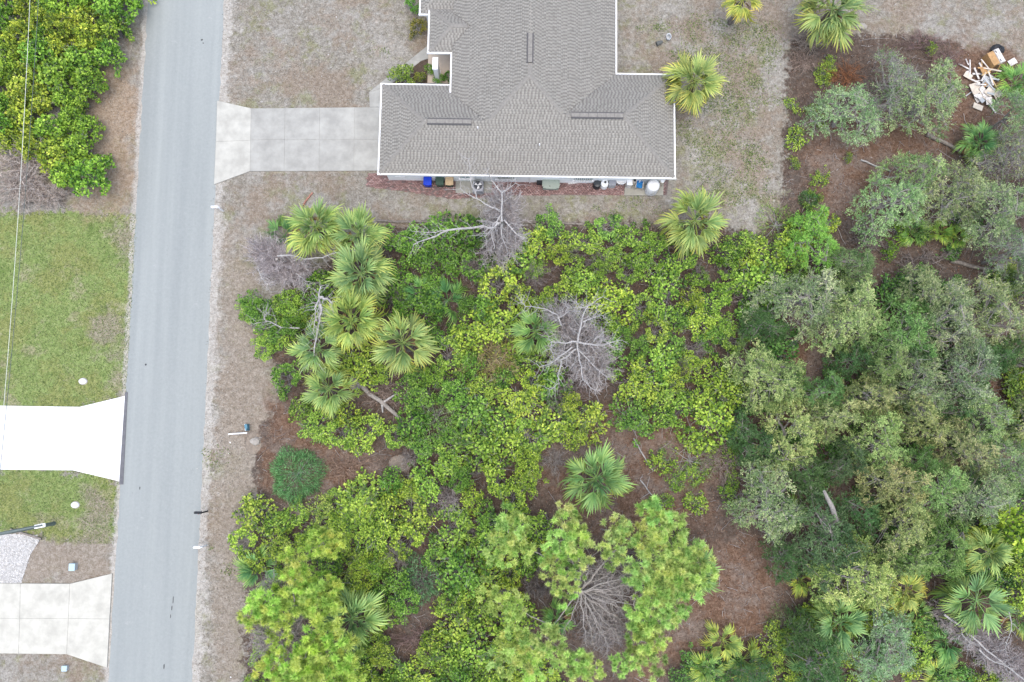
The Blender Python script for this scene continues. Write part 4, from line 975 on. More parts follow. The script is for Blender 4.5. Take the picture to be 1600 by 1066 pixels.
for px, py, rp, lab, tn in ((1425, 362, 30, "saw palmetto under the silver oak, left of a shaded pair", (.75, 1, .7)), (1470, 362, 24, "bright palmetto left of the long log, upper one", (.9, 1.1, .6)), (1492, 372, 22, "small palmetto close to the long log's start", (.9, 1.1, .6)), (1572, 440, 34, "long leaved palmetto at the right end of the long log", (1, 1.02, .8)), (1252, 905, 26, "lime palmetto at the left edge of the tan oak", (1.2, 1.2, .7)), (1432, 955, 24, "small palmetto in the dark litter hole", (.9, 1.05, .8)), (1478, 1002, 34, "dark green palmetto left of the fallen dead tree", (.55, .85, .75)), (1470, 1052, 32, "palmetto at the bottom edge under the fallen tree", (.95, 1.05, .8)), (1130, 1000, 30, "upper palmetto of the bottom clump with orange tips", (1.1, 1.08, .7)), (1160, 1030, 34, "bushy palmetto in the middle of the bottom clump", (1, 1.08, .75)), (1105, 1042, 30, "lower left palmetto of the bottom clump", (.95, 1.08, .75)), (1265, 1052, 36, "dim palmetto below the dark oak at the bottom edge", (.6, .85, .7)), (1590, 965, 32, "palmetto at the right edge above the fallen tree", (.9, 1, .9)), (405, 888, 40, "soft green palmetto at the upper left of the corner pine", (.7, .95, .85)), (1235, 800, 30, "shaded palmetto under the silver oak by the stump", (.55, .8, .6)), (870, 965, 30, "small palmetto glimpsed under the large pine", (.7, 1, .7)), (445, 370, 34, "dark green low palm left of the brown fronded palm", (.45, .75, .6)), (1585, 130, 36, "green palmetto right of the debris pile", (.6, .9, .6)), (700, 470, 40, "dark feathery palm among the bright shrubs", (.5, .8, .65)), (660, 460, 34, "dark low palm right of the central palm group", (.5, .8, .65))):
    palm(px, py, rp, .5, lab, 15, tn, "palmetto", "palmetto", 1, hi=1.0, low=.02, group="saw palmettos")

# --- pines
def clump_mesh(seed, Rr=.75, ntuft=14, nn=80):
    r = np.random.default_rng(seed); c = unit(r.normal(size=(ntuft, 3))*[1, 1, .6])*(Rr*r.uniform(.15, 1, (ntuft, 1))**.5)*[1.15, 1.15, .75]; tn = r.uniform(0, 1, ntuft)
    cen = np.repeat(c, nn, 0); N = len(cen); d = unit(r.normal(size=(N, 3))+[0, 0, .5]); L = r.uniform(.16, .33, N)
    V, Fc = leaves(cen, d, np.c_[r.normal(0, .5, N), r.normal(0, .5, N), np.ones(N)], L, .027, .3)
    return npmesh("needle_clump", V, [Fc], M['needle'], attrs={"tone": np.repeat(tn, nn*4)})
CLUMP = [clump_mesh(700+i) for i in range(5)]
def pine(name, label, base_px, hub_z, top_z, hub_px, clumps, hz_, tint, rs_=1.0, bare=()):
    hb = P(*hub_px, hub_z); t = thing(name, label, "tree", (hb.x, hb.y, 0)); o = t.location
    b = MB(); pl = wob([(0, 0, -.05), (.1, .05, hub_z*.5), (0, 0, hub_z)], .06, 3); b.tube(pl, list(np.linspace(.24, .12, len(pl))), 10); b.obj("trunk", M['greybark'], t)
    nodes = []; limb = MB(); r = random.Random(5)
    cl = sorted(clumps, key=lambda c: math.hypot(c[0]-hub_px[0], c[1]-hub_px[1]))
    for i, (px, py, *rp) in enumerate(cl):
        z = top_z+r.uniform(-1.1, .5)-.012*math.hypot(px-hub_px[0], py-hub_px[1]); e = P(px, py, z)-o
        st = Vector((0, 0, hub_z-r.uniform(0, 1.2)))
        c_ = [n_ for n_ in nodes if (n_-e).length < (st-e).length*.75]
        if c_: st = min(c_, key=lambda n_: (n_-e).length)
        md = st.lerp(e, .5)+Vector((r.uniform(-.3, .3), r.uniform(-.3, .3), -.25)); pl = wob([st, md, e], .09, i*7); r0 = .075 if st.x == 0 else .045
        limb.tube(pl, list(np.linspace(r0, .015, len(pl))), 6); nodes += pl[2:]
        k = (rp[0] if rp else 17)/20/.75*rs_*1.12
        for j in range(2):
            put("needle_clump", CLUMP[(i+j*2) % 5], t, e+Vector((r.uniform(-.6, .6), r.uniform(-.6, .6), .1+.15*j))*(1 if j else .3), (0, 0, r.uniform(0, 6)), k*r.uniform(.8, 1.05), tuple(c*r.uniform(.88, 1.12) for c in tint))
    for k_, (px, py) in enumerate(bare):       # dead inner boughs with forking twigs
        e = P(px, py, hub_z-r.uniform(-.6, 1.2))-o; st = Vector((0, 0, hub_z-r.uniform(0, 1.0))); pl = wob([st, st.lerp(e, .5)+Vector((0, 0, .25)), e], .12, 90+k_, 4)
        limb.tube(pl, list(np.linspace(.05, .014, len(pl))), 5)
        for i in range(2, len(pl)):
            for sg in (-1, 1):
                d = (pl[i]-pl[i-1]).normalized(); sd_ = Vector((-d.y, d.x, r.uniform(-.2, .4)))*sg; ln = r.uniform(.3, .8)
                limb.tube(wob([pl[i], pl[i]+(d*.7+sd_*.7)*ln*.5, pl[i]+(d*1.1+sd_*.9)*ln], .06, i*5+k_, 2), [.016, .014, .011, .009, .006], 4)
    limb.obj("branches", M['greybark'], t)
    for (px, py, rx, ry, rz, h, z0) in hz_: brush(px, py, rx, ry, rz, h, None, (1, .96, .95), z0, parent=t)
    return t
pine("pine_tree", "large ring shaped yellow green pine with bare grey centre", None, 6.6, 8.2, (908, 925),
     [(794, 832), (812, 850), (787, 868), (800, 815), (885, 817), (899, 832), (874, 846), (859, 872), (885, 866), (897, 850), (899, 912, 13), (881, 930, 14), (809, 944, 14), (770, 940, 15), (805, 998, 19), (830, 1010, 20), (852, 995, 18), (787, 1035, 17), (830, 1038, 18), (800, 965, 13), (896, 1031, 16), (910, 1045, 15), (935, 1043, 13), (880, 1020, 15), (968, 825, 15), (979, 843, 17), (1008, 792, 14), (1030, 812, 19), (1000, 840, 18), (1040, 825, 18), (957, 863, 16), (1004, 883, 18), (1022, 860, 19), (1022, 897, 18), (1051, 854, 19), (1077, 858, 18), (1088, 875, 18), (1058, 883, 19), (1048, 912, 19), (1070, 910, 18), (1092, 900, 15), (1030, 926, 17), (1048, 948, 18), (1066, 936, 16), (1019, 962, 18), (1040, 970, 17), (1003, 975, 15), (1015, 995, 18), (1030, 998, 15), (993, 1018, 16), (1008, 1030, 16), (983, 1036, 14), (990, 945, 12), (1000, 915, 14)],
     [(940, 915, 46, 40, 0, 1.6, 4.5), (955, 975, 40, 42, .4, 1.8, 3.6), (970, 900, 38, 32, .3, 1.6, 4.6), (935, 985, 34, 36, 1, 1.5, 3.6)], (1.0, 1.03, .92), 1.02, [(985, 895), (990, 915), (992, 935), (985, 955), (975, 975), (965, 995), (950, 1010), (930, 1015), (915, 1005), (960, 890), (945, 875), (925, 870), (905, 868), (975, 905), (940, 985), (960, 945), (880, 990), (890, 870), (950, 960), (970, 925)])
pine("pine_tree", "bright yellow green pine in the lower left corner of the lot", None, 6.5, 7.8, (440, 990),
     [(470, 882), (484, 899), (511, 913, 15), (477, 923, 17), (500, 935), (411, 944, 19), (396, 957, 17), (425, 938), (460, 940), (487, 954), (442, 965), (508, 961, 16), (504, 848, 17), (515, 850, 13), (429, 1026, 14), (449, 1019, 15), (490, 1000, 17), (473, 1030), (422, 1052, 18), (480, 1043), (538, 1015, 19), (538, 1036, 19), (545, 1056), (518, 1057), (463, 1057), (495, 1060), (500, 1020, 15), (460, 905, 15)],
     [(440, 1000, 40, 34, 0, 1.6, 5), (425, 920, 34, 24, .5, 1.4, 5), (455, 985, 42, 30, .3, 1.5, 5.2), (415, 1000, 30, 38, 0, 1.6, 4.6)], (1.02, 1.06, .7), 1.1, [(395, 1000), (400, 1030), (385, 985), (410, 1045), (420, 915), (450, 1030), (475, 985), (470, 1010), (400, 960), (435, 1040)])

# --- dead trees traced limb by limb
def dead(name, label, hub, z, limbs, hz_=(), r0=.09, cat="dead tree", trunk=True, tint=(1, .97, .95), gz=0):
    hb = P(*hub, z); t = thing(name, label, cat, (hb.x, hb.y, 0)); o = t.location
    if trunk: MB().tube(wob([(0, 0, -.05), (.1, .1, z*.5), (0, 0, z)], .07, 8), list(np.linspace(r0*1.9, r0*1.2, 7)), 9).obj("trunk", M['greybark'], t)
    rr = random.Random(int(hub[0]))
    for k_, lb in enumerate(limbs):
        za, zb, w_, pts = lb; n = len(pts); sc = w_/20
        p3 = [P(x, y, za+(zb-za)*i/(n-1))-o for i, (x, y) in enumerate(pts)]
        pl = wob(p3, .07, k_+3); b = MB(); b.tube(pl, list(np.linspace(sc*.34, max(.014, sc*.12), len(pl))), 6)
        for i in range(1, len(pl)):               # forking side twigs
            for sg in (-1, 1):
                if rr.random() < .25: continue
                d = (pl[i]-pl[i-1]).normalized(); sd_ = Vector((-d.y, d.x, rr.uniform(-.5, .5)))*sg; ln = rr.uniform(.35, 1.0)
                tw = wob([pl[i], pl[i]+(d*.6+sd_*.8)*ln*.5, pl[i]+(d*1.0+sd_*1.0)*ln], .07, i*5+k_+sg, 2); b.tube(tw, [.02, .017, .014, .01, .006], 4)
                for q in (1, 2, 3):
                    e = tw[q]+Vector((rr.uniform(-1, 1), rr.uniform(-1, 1), rr.uniform(-.4, .5)))*.28; b.tube([tw[q], tw[q].lerp(e, .5)+Vector((0, 0, .03)), e], [.01, .008, .005], 4)
        b.obj("limb", M['deadwood'], t)
    for (px, py, rx, ry, rz, h, z0) in hz_: brush(px, py, rx, ry, rz, h, None, tint, max(z0-1.1, .1) if z > 2 else z0, parent=t)
    return t
zc = lambda l, s, ox, oy: [(ox+x/s, oy+y/s) for x, y in l]
A3 = lambda *l: zc(l, 3.554, 680, 340)
dead("dead_tree", "big silver dead tree with branching bare limbs in the thicket", (902, 536), 5.6,
     [(5.6, 7, 4.2, A3((790, 700), (815, 570), (850, 490), (930, 440))), (6.4, 6.6, 2.6, A3((850, 490), (800, 500), (745, 505))), (6.2, 6.6, 2.4, A3((820, 580), (900, 550), (935, 545))), (5.6, 6.6, 3.6, A3((790, 690), (700, 695), (645, 690), (640, 730), (660, 780))), (5.6, 6.6, 4, A3((790, 690), (900, 710), (960, 700), (1040, 680))), (5.5, 6, 3.8, A3((790, 700), (800, 790), (820, 900), (890, 960))), (5.5, 5.6, 3.8, A3((780, 730), (700, 790), (680, 880), (690, 920), (640, 955))), (5.6, 6.2, 3.4, A3((760, 720), (660, 800), (580, 830))), (5.4, 6.4, 3, A3((700, 600), (680, 540), (620, 510), (500, 495), (480, 460))), (5.2, 6.4, 2.8, A3((665, 575), (750, 515))), (5.2, 5.5, 3, A3((800, 740), (850, 790), (950, 885))), (5.2, 6.3, 2.6, A3((880, 690), (930, 640), (935, 680))), (5.4, 6.5, 2.4, A3((800, 620), (860, 560), (900, 520)))],
     [(875, 500, 38, 42, 0, 2, 3.6), (900, 510, 40, 40, 1, 2, 3.6), (925, 540, 44, 44, .5, 2.2, 3.4), (930, 580, 38, 36, 0, 1.8, 3), (885, 545, 38, 36, 0, 2, 3.4), (900, 560, 44, 40, 2, 2, 3), (878, 505, 34, 34, 2, 2, 4), (890, 525, 36, 34, .8, 2, 4), (915, 525, 34, 34, 1.7, 2, 4), (922, 555, 34, 34, 2.2, 2, 3.8), (935, 575, 28, 28, .9, 1.8, 3.4), (870, 490, 24, 24, 1, 1.6, 4)], tint=(1.35, 1.3, 1.28))
B3 = lambda *l: zc(l, 3.077, 560, 220)
dead("dead_tree", "leaning pale dead tree reaching over the house wall", (784, 345), 5.0,
     [(5, 6.6, 4, B3((690, 390), (690, 250), (640, 190), (620, 150))), (5.8, 6.4, 3, B3((690, 250), (755, 205))), (5, 6, 4, B3((680, 340), (640, 320), (560, 275), (490, 230))), (4.8, 6.0, 3, B3((570, 280), (540, 190), (530, 90))), (4.6, 4.4, 5.4, B3((605, 410), (430, 430), (340, 470), (265, 500))), (4.4, 4.6, 2.4, B3((430, 432), (340, 440), (255, 435))), (5, 5, 4, B3((690, 350), (650, 400), (610, 460))), (5, 4.6, 3.4, B3((700, 380), (760, 450), (810, 470))), (5, 4.5, 3.4, B3((670, 390), (640, 440), (655, 520))), (5, 4, 3, B3((690, 400), (690, 460), (720, 540))), (4.9, 5.2, 5.4, B3((680, 395), (640, 420), (605, 410)))],
     [(783, 315, 30, 38, 0, 2, 3.5), (786, 345, 38, 42, 0, 2, 3), (788, 375, 36, 42, 1, 2, 2.4), (775, 395, 34, 36, .4, 1.8, 2), (797, 372, 34, 36, .4, 1.8, 2.2), (790, 330, 30, 44, 0.1, 1.8, 3), (783, 320, 24, 30, 1, 2, 3.6), (780, 350, 28, 30, 2, 2, 3.4), (792, 360, 28, 30, .6, 2, 3), (784, 385, 26, 28, 1.5, 1.8, 2.6)], tint=(1.35, 1.3, 1.3))
A1 = lambda *l: zc(l, 4.554, 370, 300)
dead("dead_brush_tree", "purple grey twiggy dead tree leaning over the verge with long limb", (432, 405), 2.8,
     [(3, 4.4, 4.2, A1((290, 455), (380, 450), (480, 478), (610, 468), (720, 430), (890, 408))), (2.5, 3, 2.4, A1((150, 540), (200, 640), (240, 710))), (2.8, 3, 2, A1((420, 580), (490, 640), (510, 680)))],
     [(412, 392, 34, 30, 0, 2.2, .6), (432, 410, 42, 34, -.4, 2.4, .5), (455, 420, 40, 32, -.4, 2.2, .5), (475, 430, 34, 26, -.4, 1.8, .5), (440, 425, 42, 28, .2, 2, .3), (425, 405, 40, 34, 1, 2.4, .3), (448, 412, 44, 36, 2, 2.2, .6), (418, 395, 30, 26, 2, 2.2, .5), (430, 400, 36, 30, .7, 2.2, .8), (445, 415, 38, 30, 1.4, 2.2, .8), (462, 426, 34, 26, 2.4, 2, .7), (485, 440, 22, 18, .2, 1.6, .6), (405, 388, 22, 20, 1, 2, .4)], tint=(1.65, 1.58, 1.62))
dead("forked_dead_tree", "white forked dead trunk standing among the central palms", (494, 500), 5.0,
     [(4.4, 5.4, 6, A1((595, 840), (585, 760), (600, 670))), (5, 4.6, 3.6, A1((588, 760), (555, 830), (562, 900), (540, 1000))), (5, 4.2, 6, A1((595, 800), (600, 860), (580, 950), (560, 1066), (548, 1200))), (5, 5, 7, A1((590, 750), (640, 760), (680, 792)))], cat="dead tree", r0=.07)
dead("bare_branch", "grey bare branch poking from shrubs near the verge", (415, 503), 2.2, [(2, 2.4, 3.6, [(468, 513), (440, 512), (418, 502), (396, 507)]), (2.2, 2.6, 2.4, [(418, 502), (412, 496), (417, 490)])], cat="branch", trunk=True, r0=.03)
def log(px0, py0, px1, py1, r0, label, m='timber', z=.12, side=()):
    A, B2 = P(px0, py0, z), P(px1, py1, z); t = thing("fallen_log", label, "log", (A.x, A.y, 0)); o = t.location
    pl = wob([A-o, B2-o], .06, int(px0), 5); MB().tube(pl, list(np.linspace(r0, r0*.7, len(pl))), 9).obj("stem", M[m], t)
    for (x, y, x2, y2) in side: MB().tube([P(x, y, z)-o, P((x+x2)/2, (y+y2)/2, z+.2)-o, P(x2, y2, z+.35)-o], [r0*.5, r0*.4, r0*.2], 6).obj("branch_stub", M['deadwood'], t)
log(548, 590, 624, 652, .2, "grey fallen log below the star shaped palm", 'greybark', .3, [(597, 630, 624, 612), (597, 632, 598, 645), (560, 600, 556, 612)])
log(1448, 210, 1510, 240, .17, "brown fallen log below the silver oaks near the debris pile", 'timber')
log(1485, 408, 1565, 426, .17, "long weathered log lying across the dark ground", 'timber')
log(1345, 250, 1392, 268, .07, "thin pale fallen branch on the red litter clearing", 'deadwood')
log(990, 685, 1020, 735, .06, "thin forked branch on red litter above the lone palm's right", 'deadwood', .1, [(1000, 700, 988, 690)])
log(1000, 750, 1035, 795, .05, "thin branch right of the lone palm", 'deadwood', .1, [(1010, 765, 1015, 745), (1015, 770, 1000, 780)])
q0 = P(1306, 812, 3.6); z0_ = Vector((q0.x, q0.y, 0)); o_ = MB().tube(wob([(0, 0, 0), q0-z0_, P(1300, 792, 5.2)-z0_, P(1288, 768, 6.6)-z0_], .04, 5), [.22, .21, .2, .2, .19, .18, .17, .15, .13, .1], 9).obj("dead_stump", M['greybark'], None, (q0.x, q0.y, 0)); tag(o_, "pale standing stump leaning between the oaks", "stump")
dead("fallen_tree", "grey fallen dead tree with twiggy crown at bottom right corner", (1535, 1005), .7,
     [(2.3, 2.9, 5, [(1475, 960), (1510, 985), (1540, 1015), (1600, 1062), (1640, 1095)]), (2.4, 3, 4, [(1530, 1015), (1555, 1035), (1582, 1045)]), (2.2, 3, 3, [(1575, 950), (1580, 985), (1570, 1015)]), (2.2, 2.8, 3, [(1500, 975), (1505, 995), (1515, 1005)])],
     [(1480, 958, 30, 26, -.7, 1.4, .8), (1500, 975, 36, 28, -.7, 1.6, .8), (1520, 992, 40, 30, -.7, 1.6, .8), (1540, 1010, 42, 30, -.7, 1.6, .8), (1562, 1026, 42, 30, -.7, 1.6, .8), (1585, 1044, 42, 30, -.7, 1.6, .8), (1606, 1060, 42, 30, -.7, 1.6, .8), (1512, 986, 30, 24, .4, 1.6, 1), (1552, 1018, 34, 24, .8, 1.6, 1), (1575, 1036, 34, 26, 0, 1.6, 1), (1490, 968, 26, 22, 2, 1.5, 1)], tint=(1.3, 1.22, 1.22), trunk=False)
for a in ((35, 245, 50, 46, 0, 1.8, "grey brown brush mass below the left hedge, upper part"), (30, 290, 60, 42, 0, 1.6, "grey brown brush mass at the left edge above green lawn"), (75, 300, 46, 34, -.5, 1.2, "low grey brush beside the straw verge")):
    for k_ in range(2): 
        if k_ == 0: tb = brush(*a, tint=(1.25, 1.12, 1.0))
        else: brush(a[0]+8, a[1]+4, a[2]*.8, a[3]*.8, 1, a[5]*1.1, None, (1.4, 1.3, 1.2), 0, parent=tb)
for px, py, rx, ry, h, lab, tn in ((1262, 62, 42, 30, .7, "brown twig heap below the top edge palm", (.95, .82, .7)), (1255, 95, 32, 26, .5, "small twig heap left of the red shrub", (.8, .65, .55)), (1440, 65, 46, 22, .6, "purplish brush row left of the debris pile", (.6, .45, .42)), (1480, 95, 36, 26, .7, "dark stick heap touching the debris pile", (.7, .5, .45)), (1355, 372, 44, 34, .8, "dark grey brush between small oaks and silver oak", (.5, .45, .42)), (1440, 415, 50, 40, .8, "dark twig tangle left of the long log", (.55, .5, .47)), (1320, 120, 34, 30, .9, "rust red dry shrub beside the silver oaks", (.8, .4, .22)), (700, 780, 30, 40, 1.2, "grey twig brush in the thicket, above left of the pine", (1, .95, .95)), (720, 890, 32, 22, 1, "grey twig brush below the feathery blue shrub", (.8, .75, .72)), (865, 720, 24, 24, .8, "small grey brush left of the lone palm", (.9, .85, .8)), (840, 430, 36, 26, 1, "dark bare brush left below the leaning dead tree", (.6, .52, .5)), (1085, 545, 26, 14, 1.2, "pale dry twigs among lime shrubs", (1.1, 1, 1)), (1010, 380, 60, 22, .7, "straw coloured brush behind the log edging", (1, .85, .65)), (1170, 450, 50, 36, .9, "grey brush near the thicket's right side", (.7, .62, .6)), (600, 610, 40, 34, .6, "brown sticks around the fallen log", (.7, .58, .5)), (450, 800, 34, 20, .4, "low pale brush below the feathery round bush", (1, .85, .72)), (540, 730, 44, 24, .5, "brown thin brush right of the feathery round bush", (.75, .55, .42)), (765, 565, 60, 44, 1.4, "tan dry bush left of the big dead tree", (1.1, .92, .55)), (1240, 340, 30, 20, .6, "brown weeds by the lawn corner", (.8, .65, .5)), (1135, 1060, 30, 16, .5, "dry sticks under the bottom palmettos", (.7, .6, .5)), (1130, 720, 44, 40, .7, "thin grey brush right of the lone palm clearing", (.75, .65, .58)), (660, 1000, 50, 26, .6, "dark brush beside the fan palm by the corner pine", (.6, .45, .42)), (1600, 620, 36, 50, 1, "dark brush on the right edge", (.6, .5, .48)), (900, 600, 60, 24, .6, "dark brush under the big dead tree", (.6, .5, .48))):
    brush(px, py, rx, ry, 0, h, lab, tn)

rq = random.Random(77)
for k_ in range(30):
    while True:
        x, y = rq.uniform(600, 1180), rq.uniform(370, 1000)
        if not ((880 < x < 1150 and 620 < y < 860) or (900 < x and y > 680) or math.hypot(x-905, y-535) < 60 or (x > 1120 and y > 500)): break
    v = rq.uniform(.6, 1.1); brush(x, y, rq.uniform(16, 30), rq.uniform(12, 22), rq.uniform(0, 3), rq.uniform(1.3, 2.3), where(x, y, rq.choice(("bare", "twiggy", "thin", "tangled"))+" dead stems"), (v, v*.93, v*.88))["group"] = "dead stems among the thicket shrubs"
# --- feathery bushes
def feather(px, py, rpx, h, label, tint, nl=2600):
    r = np.random.default_rng(int(px)); q_ = P(px, py, h*.6); t = thing("feathery_bush", label, "bush", (q_.x, q_.y, 0)); Rr = rpx/20/1.03
    n = nl; d = unit(r.normal(size=(n, 3))+[0, 0, .5]); d[:, 2] = np.abs(d[:, 2]); az = np.arctan2(d[:, 1], d[:, 0]); k = (1+.1*np.sin(3*az+1)+.08*np.sin(7*az))*r.uniform(.45, 1, n)**.5
    pos = d*k[:, None]*[Rr, Rr, h]; D = unit(d*[1, 1, .6]+r.normal(0, .5, (n, 3))); L = r.uniform(.15, .4, n); V, Fc = leaves(pos, D, rot_rand(r, n), L, .035, .2)
    put("foliage", npmesh("feathery_foliage", V, [Fc], M['oak'], attrs={"tone": r.uniform(0, 1, n).repeat(4)}), t, color=tint)
    m_ = 26; e = pos[r.choice(n, m_)]; Pp = e[:, None]*np.linspace(0, 1, 4)[None, :, None]+r.normal(0, .06, (m_, 4, 3)); Pp[:, 0] = 0
    V, Fc = tubes(Pp, np.linspace(.03, .008, 4)[None].repeat(m_, 0)); put("stems", npmesh("bush_stems", V, [Fc], M['twig']), t)
feather(460, 742, 42, 1.8, "round blue green feathery bush alone near the verge", (.55, .95, .85), 5200)
feather(680, 652, 48, 1.8, "wispy pale green feathery bush right of the fallen log", (.9, 1.1, .9), 2000)
feather(660, 905, 36, 1.6, "blue green feathery shrub in the lower thicket", (.55, .9, .95), 2000)
feather(1265, 312, 14, .7, "tiny dark green round bush on the litter clearing edge", (.35, .6, .45), 700)
feather(1080, 720, 50, 1.2, "thin wispy shrub in the clearing right of the lone palm", (.7, .8, .6), 900)
feather(770, 555, 50, 1.7, "olive tan wispy bush left of the big dead tree's base", (1.15, 1.0, .5), 2400)
feather(1215, 350, 36, .9, "wispy weed bush at the back lawn's lower corner", (.9, 1.1, .5), 900)
feather(1240, 990, 40, 1.6, "dull green wispy shrub right of the brown clearing", (.6, .75, .6), 1600)

# --- thicket fill: individually placed shrubs
LIME, MID, DEEP, YEL, OLV = (1.06, 1.1, .85), (.88, 1.03, .85), (.66, .9, .82), (1.17, 1.15, .85), (.95, .94, 1.05)
def fill(poly, holes, n, rlo, rhi, hlo, hhi, tints, seed, bank=SHRUB, bh=1.5, br=1.6, group="leafy shrubs of the thicket", pack=.57, extra=None, name="shrub"):
    r = random.Random(seed); done = []; xs_ = [p[0] for p in poly]; ys2 = [p[1] for p in poly]; tries = 0
    while len(done) < n and tries < 9000:
        tries += 1; x, y = r.uniform(min(xs_), max(xs_)), r.uniform(min(ys2), max(ys2)); rp = r.uniform(rlo, rhi)
        if not inpoly(np.array([x]), np.array([y]), poly)[0]: continue
        if any((x-a)**2+(y-b_)**2 < (c+rp*.55)**2 for a, b_, c in holes): continue
        if any((x-a)**2+(y-b_)**2 < ((c+rp)*pack)**2 for a, b_, c in done): continue
        done.append((x, y, rp)); v = .5+.35*math.sin(x*.021+seed)+.3*math.sin(y*.027+x*.009+seed*2)+r.uniform(-.25, .25)
        nm, tn = tints[max(0, min(len(tints)-1, int(v*len(tints))))]
        v2 = r.uniform(.88, 1.14); tn = tuple(c*v2*r.uniform(.97, 1.03) for c in tn)
        if extra: nm, tn = extra(x, y, nm, tn)
        shrub(x, y, rp, r.uniform(hlo, hhi)*(.7+.3*rp/rhi), tn, nm, bank, group, name, br, bh)
TH_POLY = [(445, 640), (430, 590), (470, 560), (440, 540), (400, 520), (380, 480), (430, 440), (520, 430), (605, 365), (700, 360), (830, 352), (960, 355), (1050, 368), (1190, 375), (1240, 400), (1210, 470), (1160, 520), (1150, 620), (1120, 660), (1010, 668), (960, 650), (920, 700), (860, 700), (830, 745), (820, 800), (840, 860), (800, 1000), (860, 1090), (560, 1090), (530, 960), (560, 880), (470, 850), (560, 770), (600, 760), (645, 700), (560, 690), (470, 665)]
HOLES = [(564, 428, 36), (549, 500, 38), (629, 536, 38), (497, 545, 34), (514, 607, 30), (905, 530, 26), (925, 600, 34), (590, 620, 24), (625, 723, 18), (560, 367, 30), (549, 968, 36), (660, 905, 22), (440, 415, 32), (1095, 380, 24), (700, 780, 14), (838, 518, 26), (770, 555, 24), (660, 970, 26), (780, 375, 14), (1080, 545, 8), (680, 652, 20), (700, 465, 14), (640, 990, 26), (860, 430, 10)]
def tone_at(x, y, nm, tn):
    if 600 < x < 770 and 360 < y < 510: v_ = rnd.uniform(.75, 1.05); return "deep green leafy shrub", (.6*v_, .85*v_, .72*v_)
    if 960 < x < 1160 and 380 < y < 460: v_ = rnd.uniform(.75, 1.1); return "fresh green leafy shrub", (.82*v_, 1.0*v_, .8*v_)
    return nm, tn
fill(TH_POLY, HOLES, 225, 20, 40, 1.2, 2.6, [("deep green leafy shrub", DEEP), ("mid green leafy shrub", MID), ("yellow green vine shrub", LIME), ("deep green leafy shrub", (.55, .78, .7)), ("mid green vine shrub", MID), ("lime yellow vine shrub", YEL), ("mid green vine shrub", (.8, .95, .8)), ("yellow green vine shrub", LIME)], 3, extra=tone_at)
# verge fringe and lower left
fill([(385, 480), (440, 450), (500, 470), (500, 520), (440, 560), (400, 520)], [], 9, 16, 26, .8, 1.5, [("yellow green vine shrub", LIME), ("mid green leafy shrub", MID)], 5)
fill([(370, 860), (400, 800), (480, 800), (560, 760), (600, 800), (580, 900), (520, 960), (400, 900)], [(470, 885, 20)], 22, 18, 32, .8, 1.6, [("olive green shrub", OLV), ("mid green leafy shrub", MID), ("yellow green vine shrub", LIME)], 6)
fill([(385, 1020), (420, 980), (420, 1090), (375, 1090)], [], 4, 16, 24, .8, 1.2, [("mid green leafy shrub", MID)], 7)
fill([(560, 1000), (720, 1000), (740, 1090), (560, 1090)], [], 10, 16, 26, .6, 1.2, [("mid green leafy shrub", MID), ("deep green leafy shrub", DEEP)], 71)
# sparse saplings in the red clearing
fill([(1040, 680), (1150, 690), (1150, 820), (1060, 840), (1020, 800)], [], 12, 14, 24, .4, .8, [("thin yellow green sapling", LIME), ("thin green sapling", MID)], 8, LOWSH, .6, 1.5, "saplings on the red litter", name="sapling")
fill([(1235, 170), (1300, 80), (1300, 320), (1240, 320)], [], 9, 7, 15, .3, .6, [("small bright green sprout", LIME)], 9, LOWSH, .6, 1.5, "sprouts along the back lawn edge", name="sprout_clump")
for px, py, rp, lab in ((1290, 110, 15, None), (1245, 213, 22, None), (1240, 255, 11, None), (1455, 75, 12, None), (1325, 245, 8, None), (1282, 278, 16, None)):
    shrub(px, py, rp, .6, LIME, "bright green sprout clump", LOWSH, "sprouts along the back lawn edge", "sprout_clump", base_r=1.5, base_h=.6)
# right edge and understorey of the wood
shrub(1570, 832, 40, 5.4, (1.15, 1.22, .8), "lime green bush standing out among oaks", BIGLEAF, "bright bushes at the right edge", base_r=1.8, base_h=2)
for px, py, rp, c in ((1596, 640, 30, YEL), (1600, 590, 24, LIME), (1595, 680, 24, LIME), (1260, 352, 34, LIME), (1290, 345, 24, YEL), (1240, 385, 30, LIME), (1590, 930, 34, LIME), (1590, 890, 24, LIME), (1420, 1040, 24, YEL), (1275, 965, 20, YEL), (1370, 965, 26, LIME)):
    shrub(px, py, rp, 1.6, c, "yellow green vine shrub", SHRUB, "bright bushes at the right edge")
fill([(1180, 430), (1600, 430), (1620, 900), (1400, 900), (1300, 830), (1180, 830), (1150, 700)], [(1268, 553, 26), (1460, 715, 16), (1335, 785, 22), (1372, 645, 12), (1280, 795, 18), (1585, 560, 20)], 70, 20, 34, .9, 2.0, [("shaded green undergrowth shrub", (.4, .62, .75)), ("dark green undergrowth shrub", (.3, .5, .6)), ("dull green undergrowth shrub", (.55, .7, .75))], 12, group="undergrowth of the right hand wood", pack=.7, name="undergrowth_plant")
fill([(1230, 940), (1420, 940), (1600, 1020), (1600, 1090), (1060, 1090), (1080, 1020), (1200, 1040)], [], 34, 18, 30, .7, 1.4, [("mid green undergrowth shrub", MID), ("dark green undergrowth shrub", (.4, .62, .7)), ("yellow green vine shrub", LIME)], 13, group="undergrowth at the bottom right", name="undergrowth_plant")
fill([(1380, 330), (1600, 330), (1600, 470), (1400, 480)], [(1525, 415, 26), (1440, 415, 20)], 14, 14, 22, .6, 1.0, [("small bright undergrowth plant", (.7, .95, .6)), ("dark green undergrowth shrub", (.4, .62, .7))], 14, LOWSH, .6, 1.5, "undergrowth around the long log", name="undergrowth_plant")
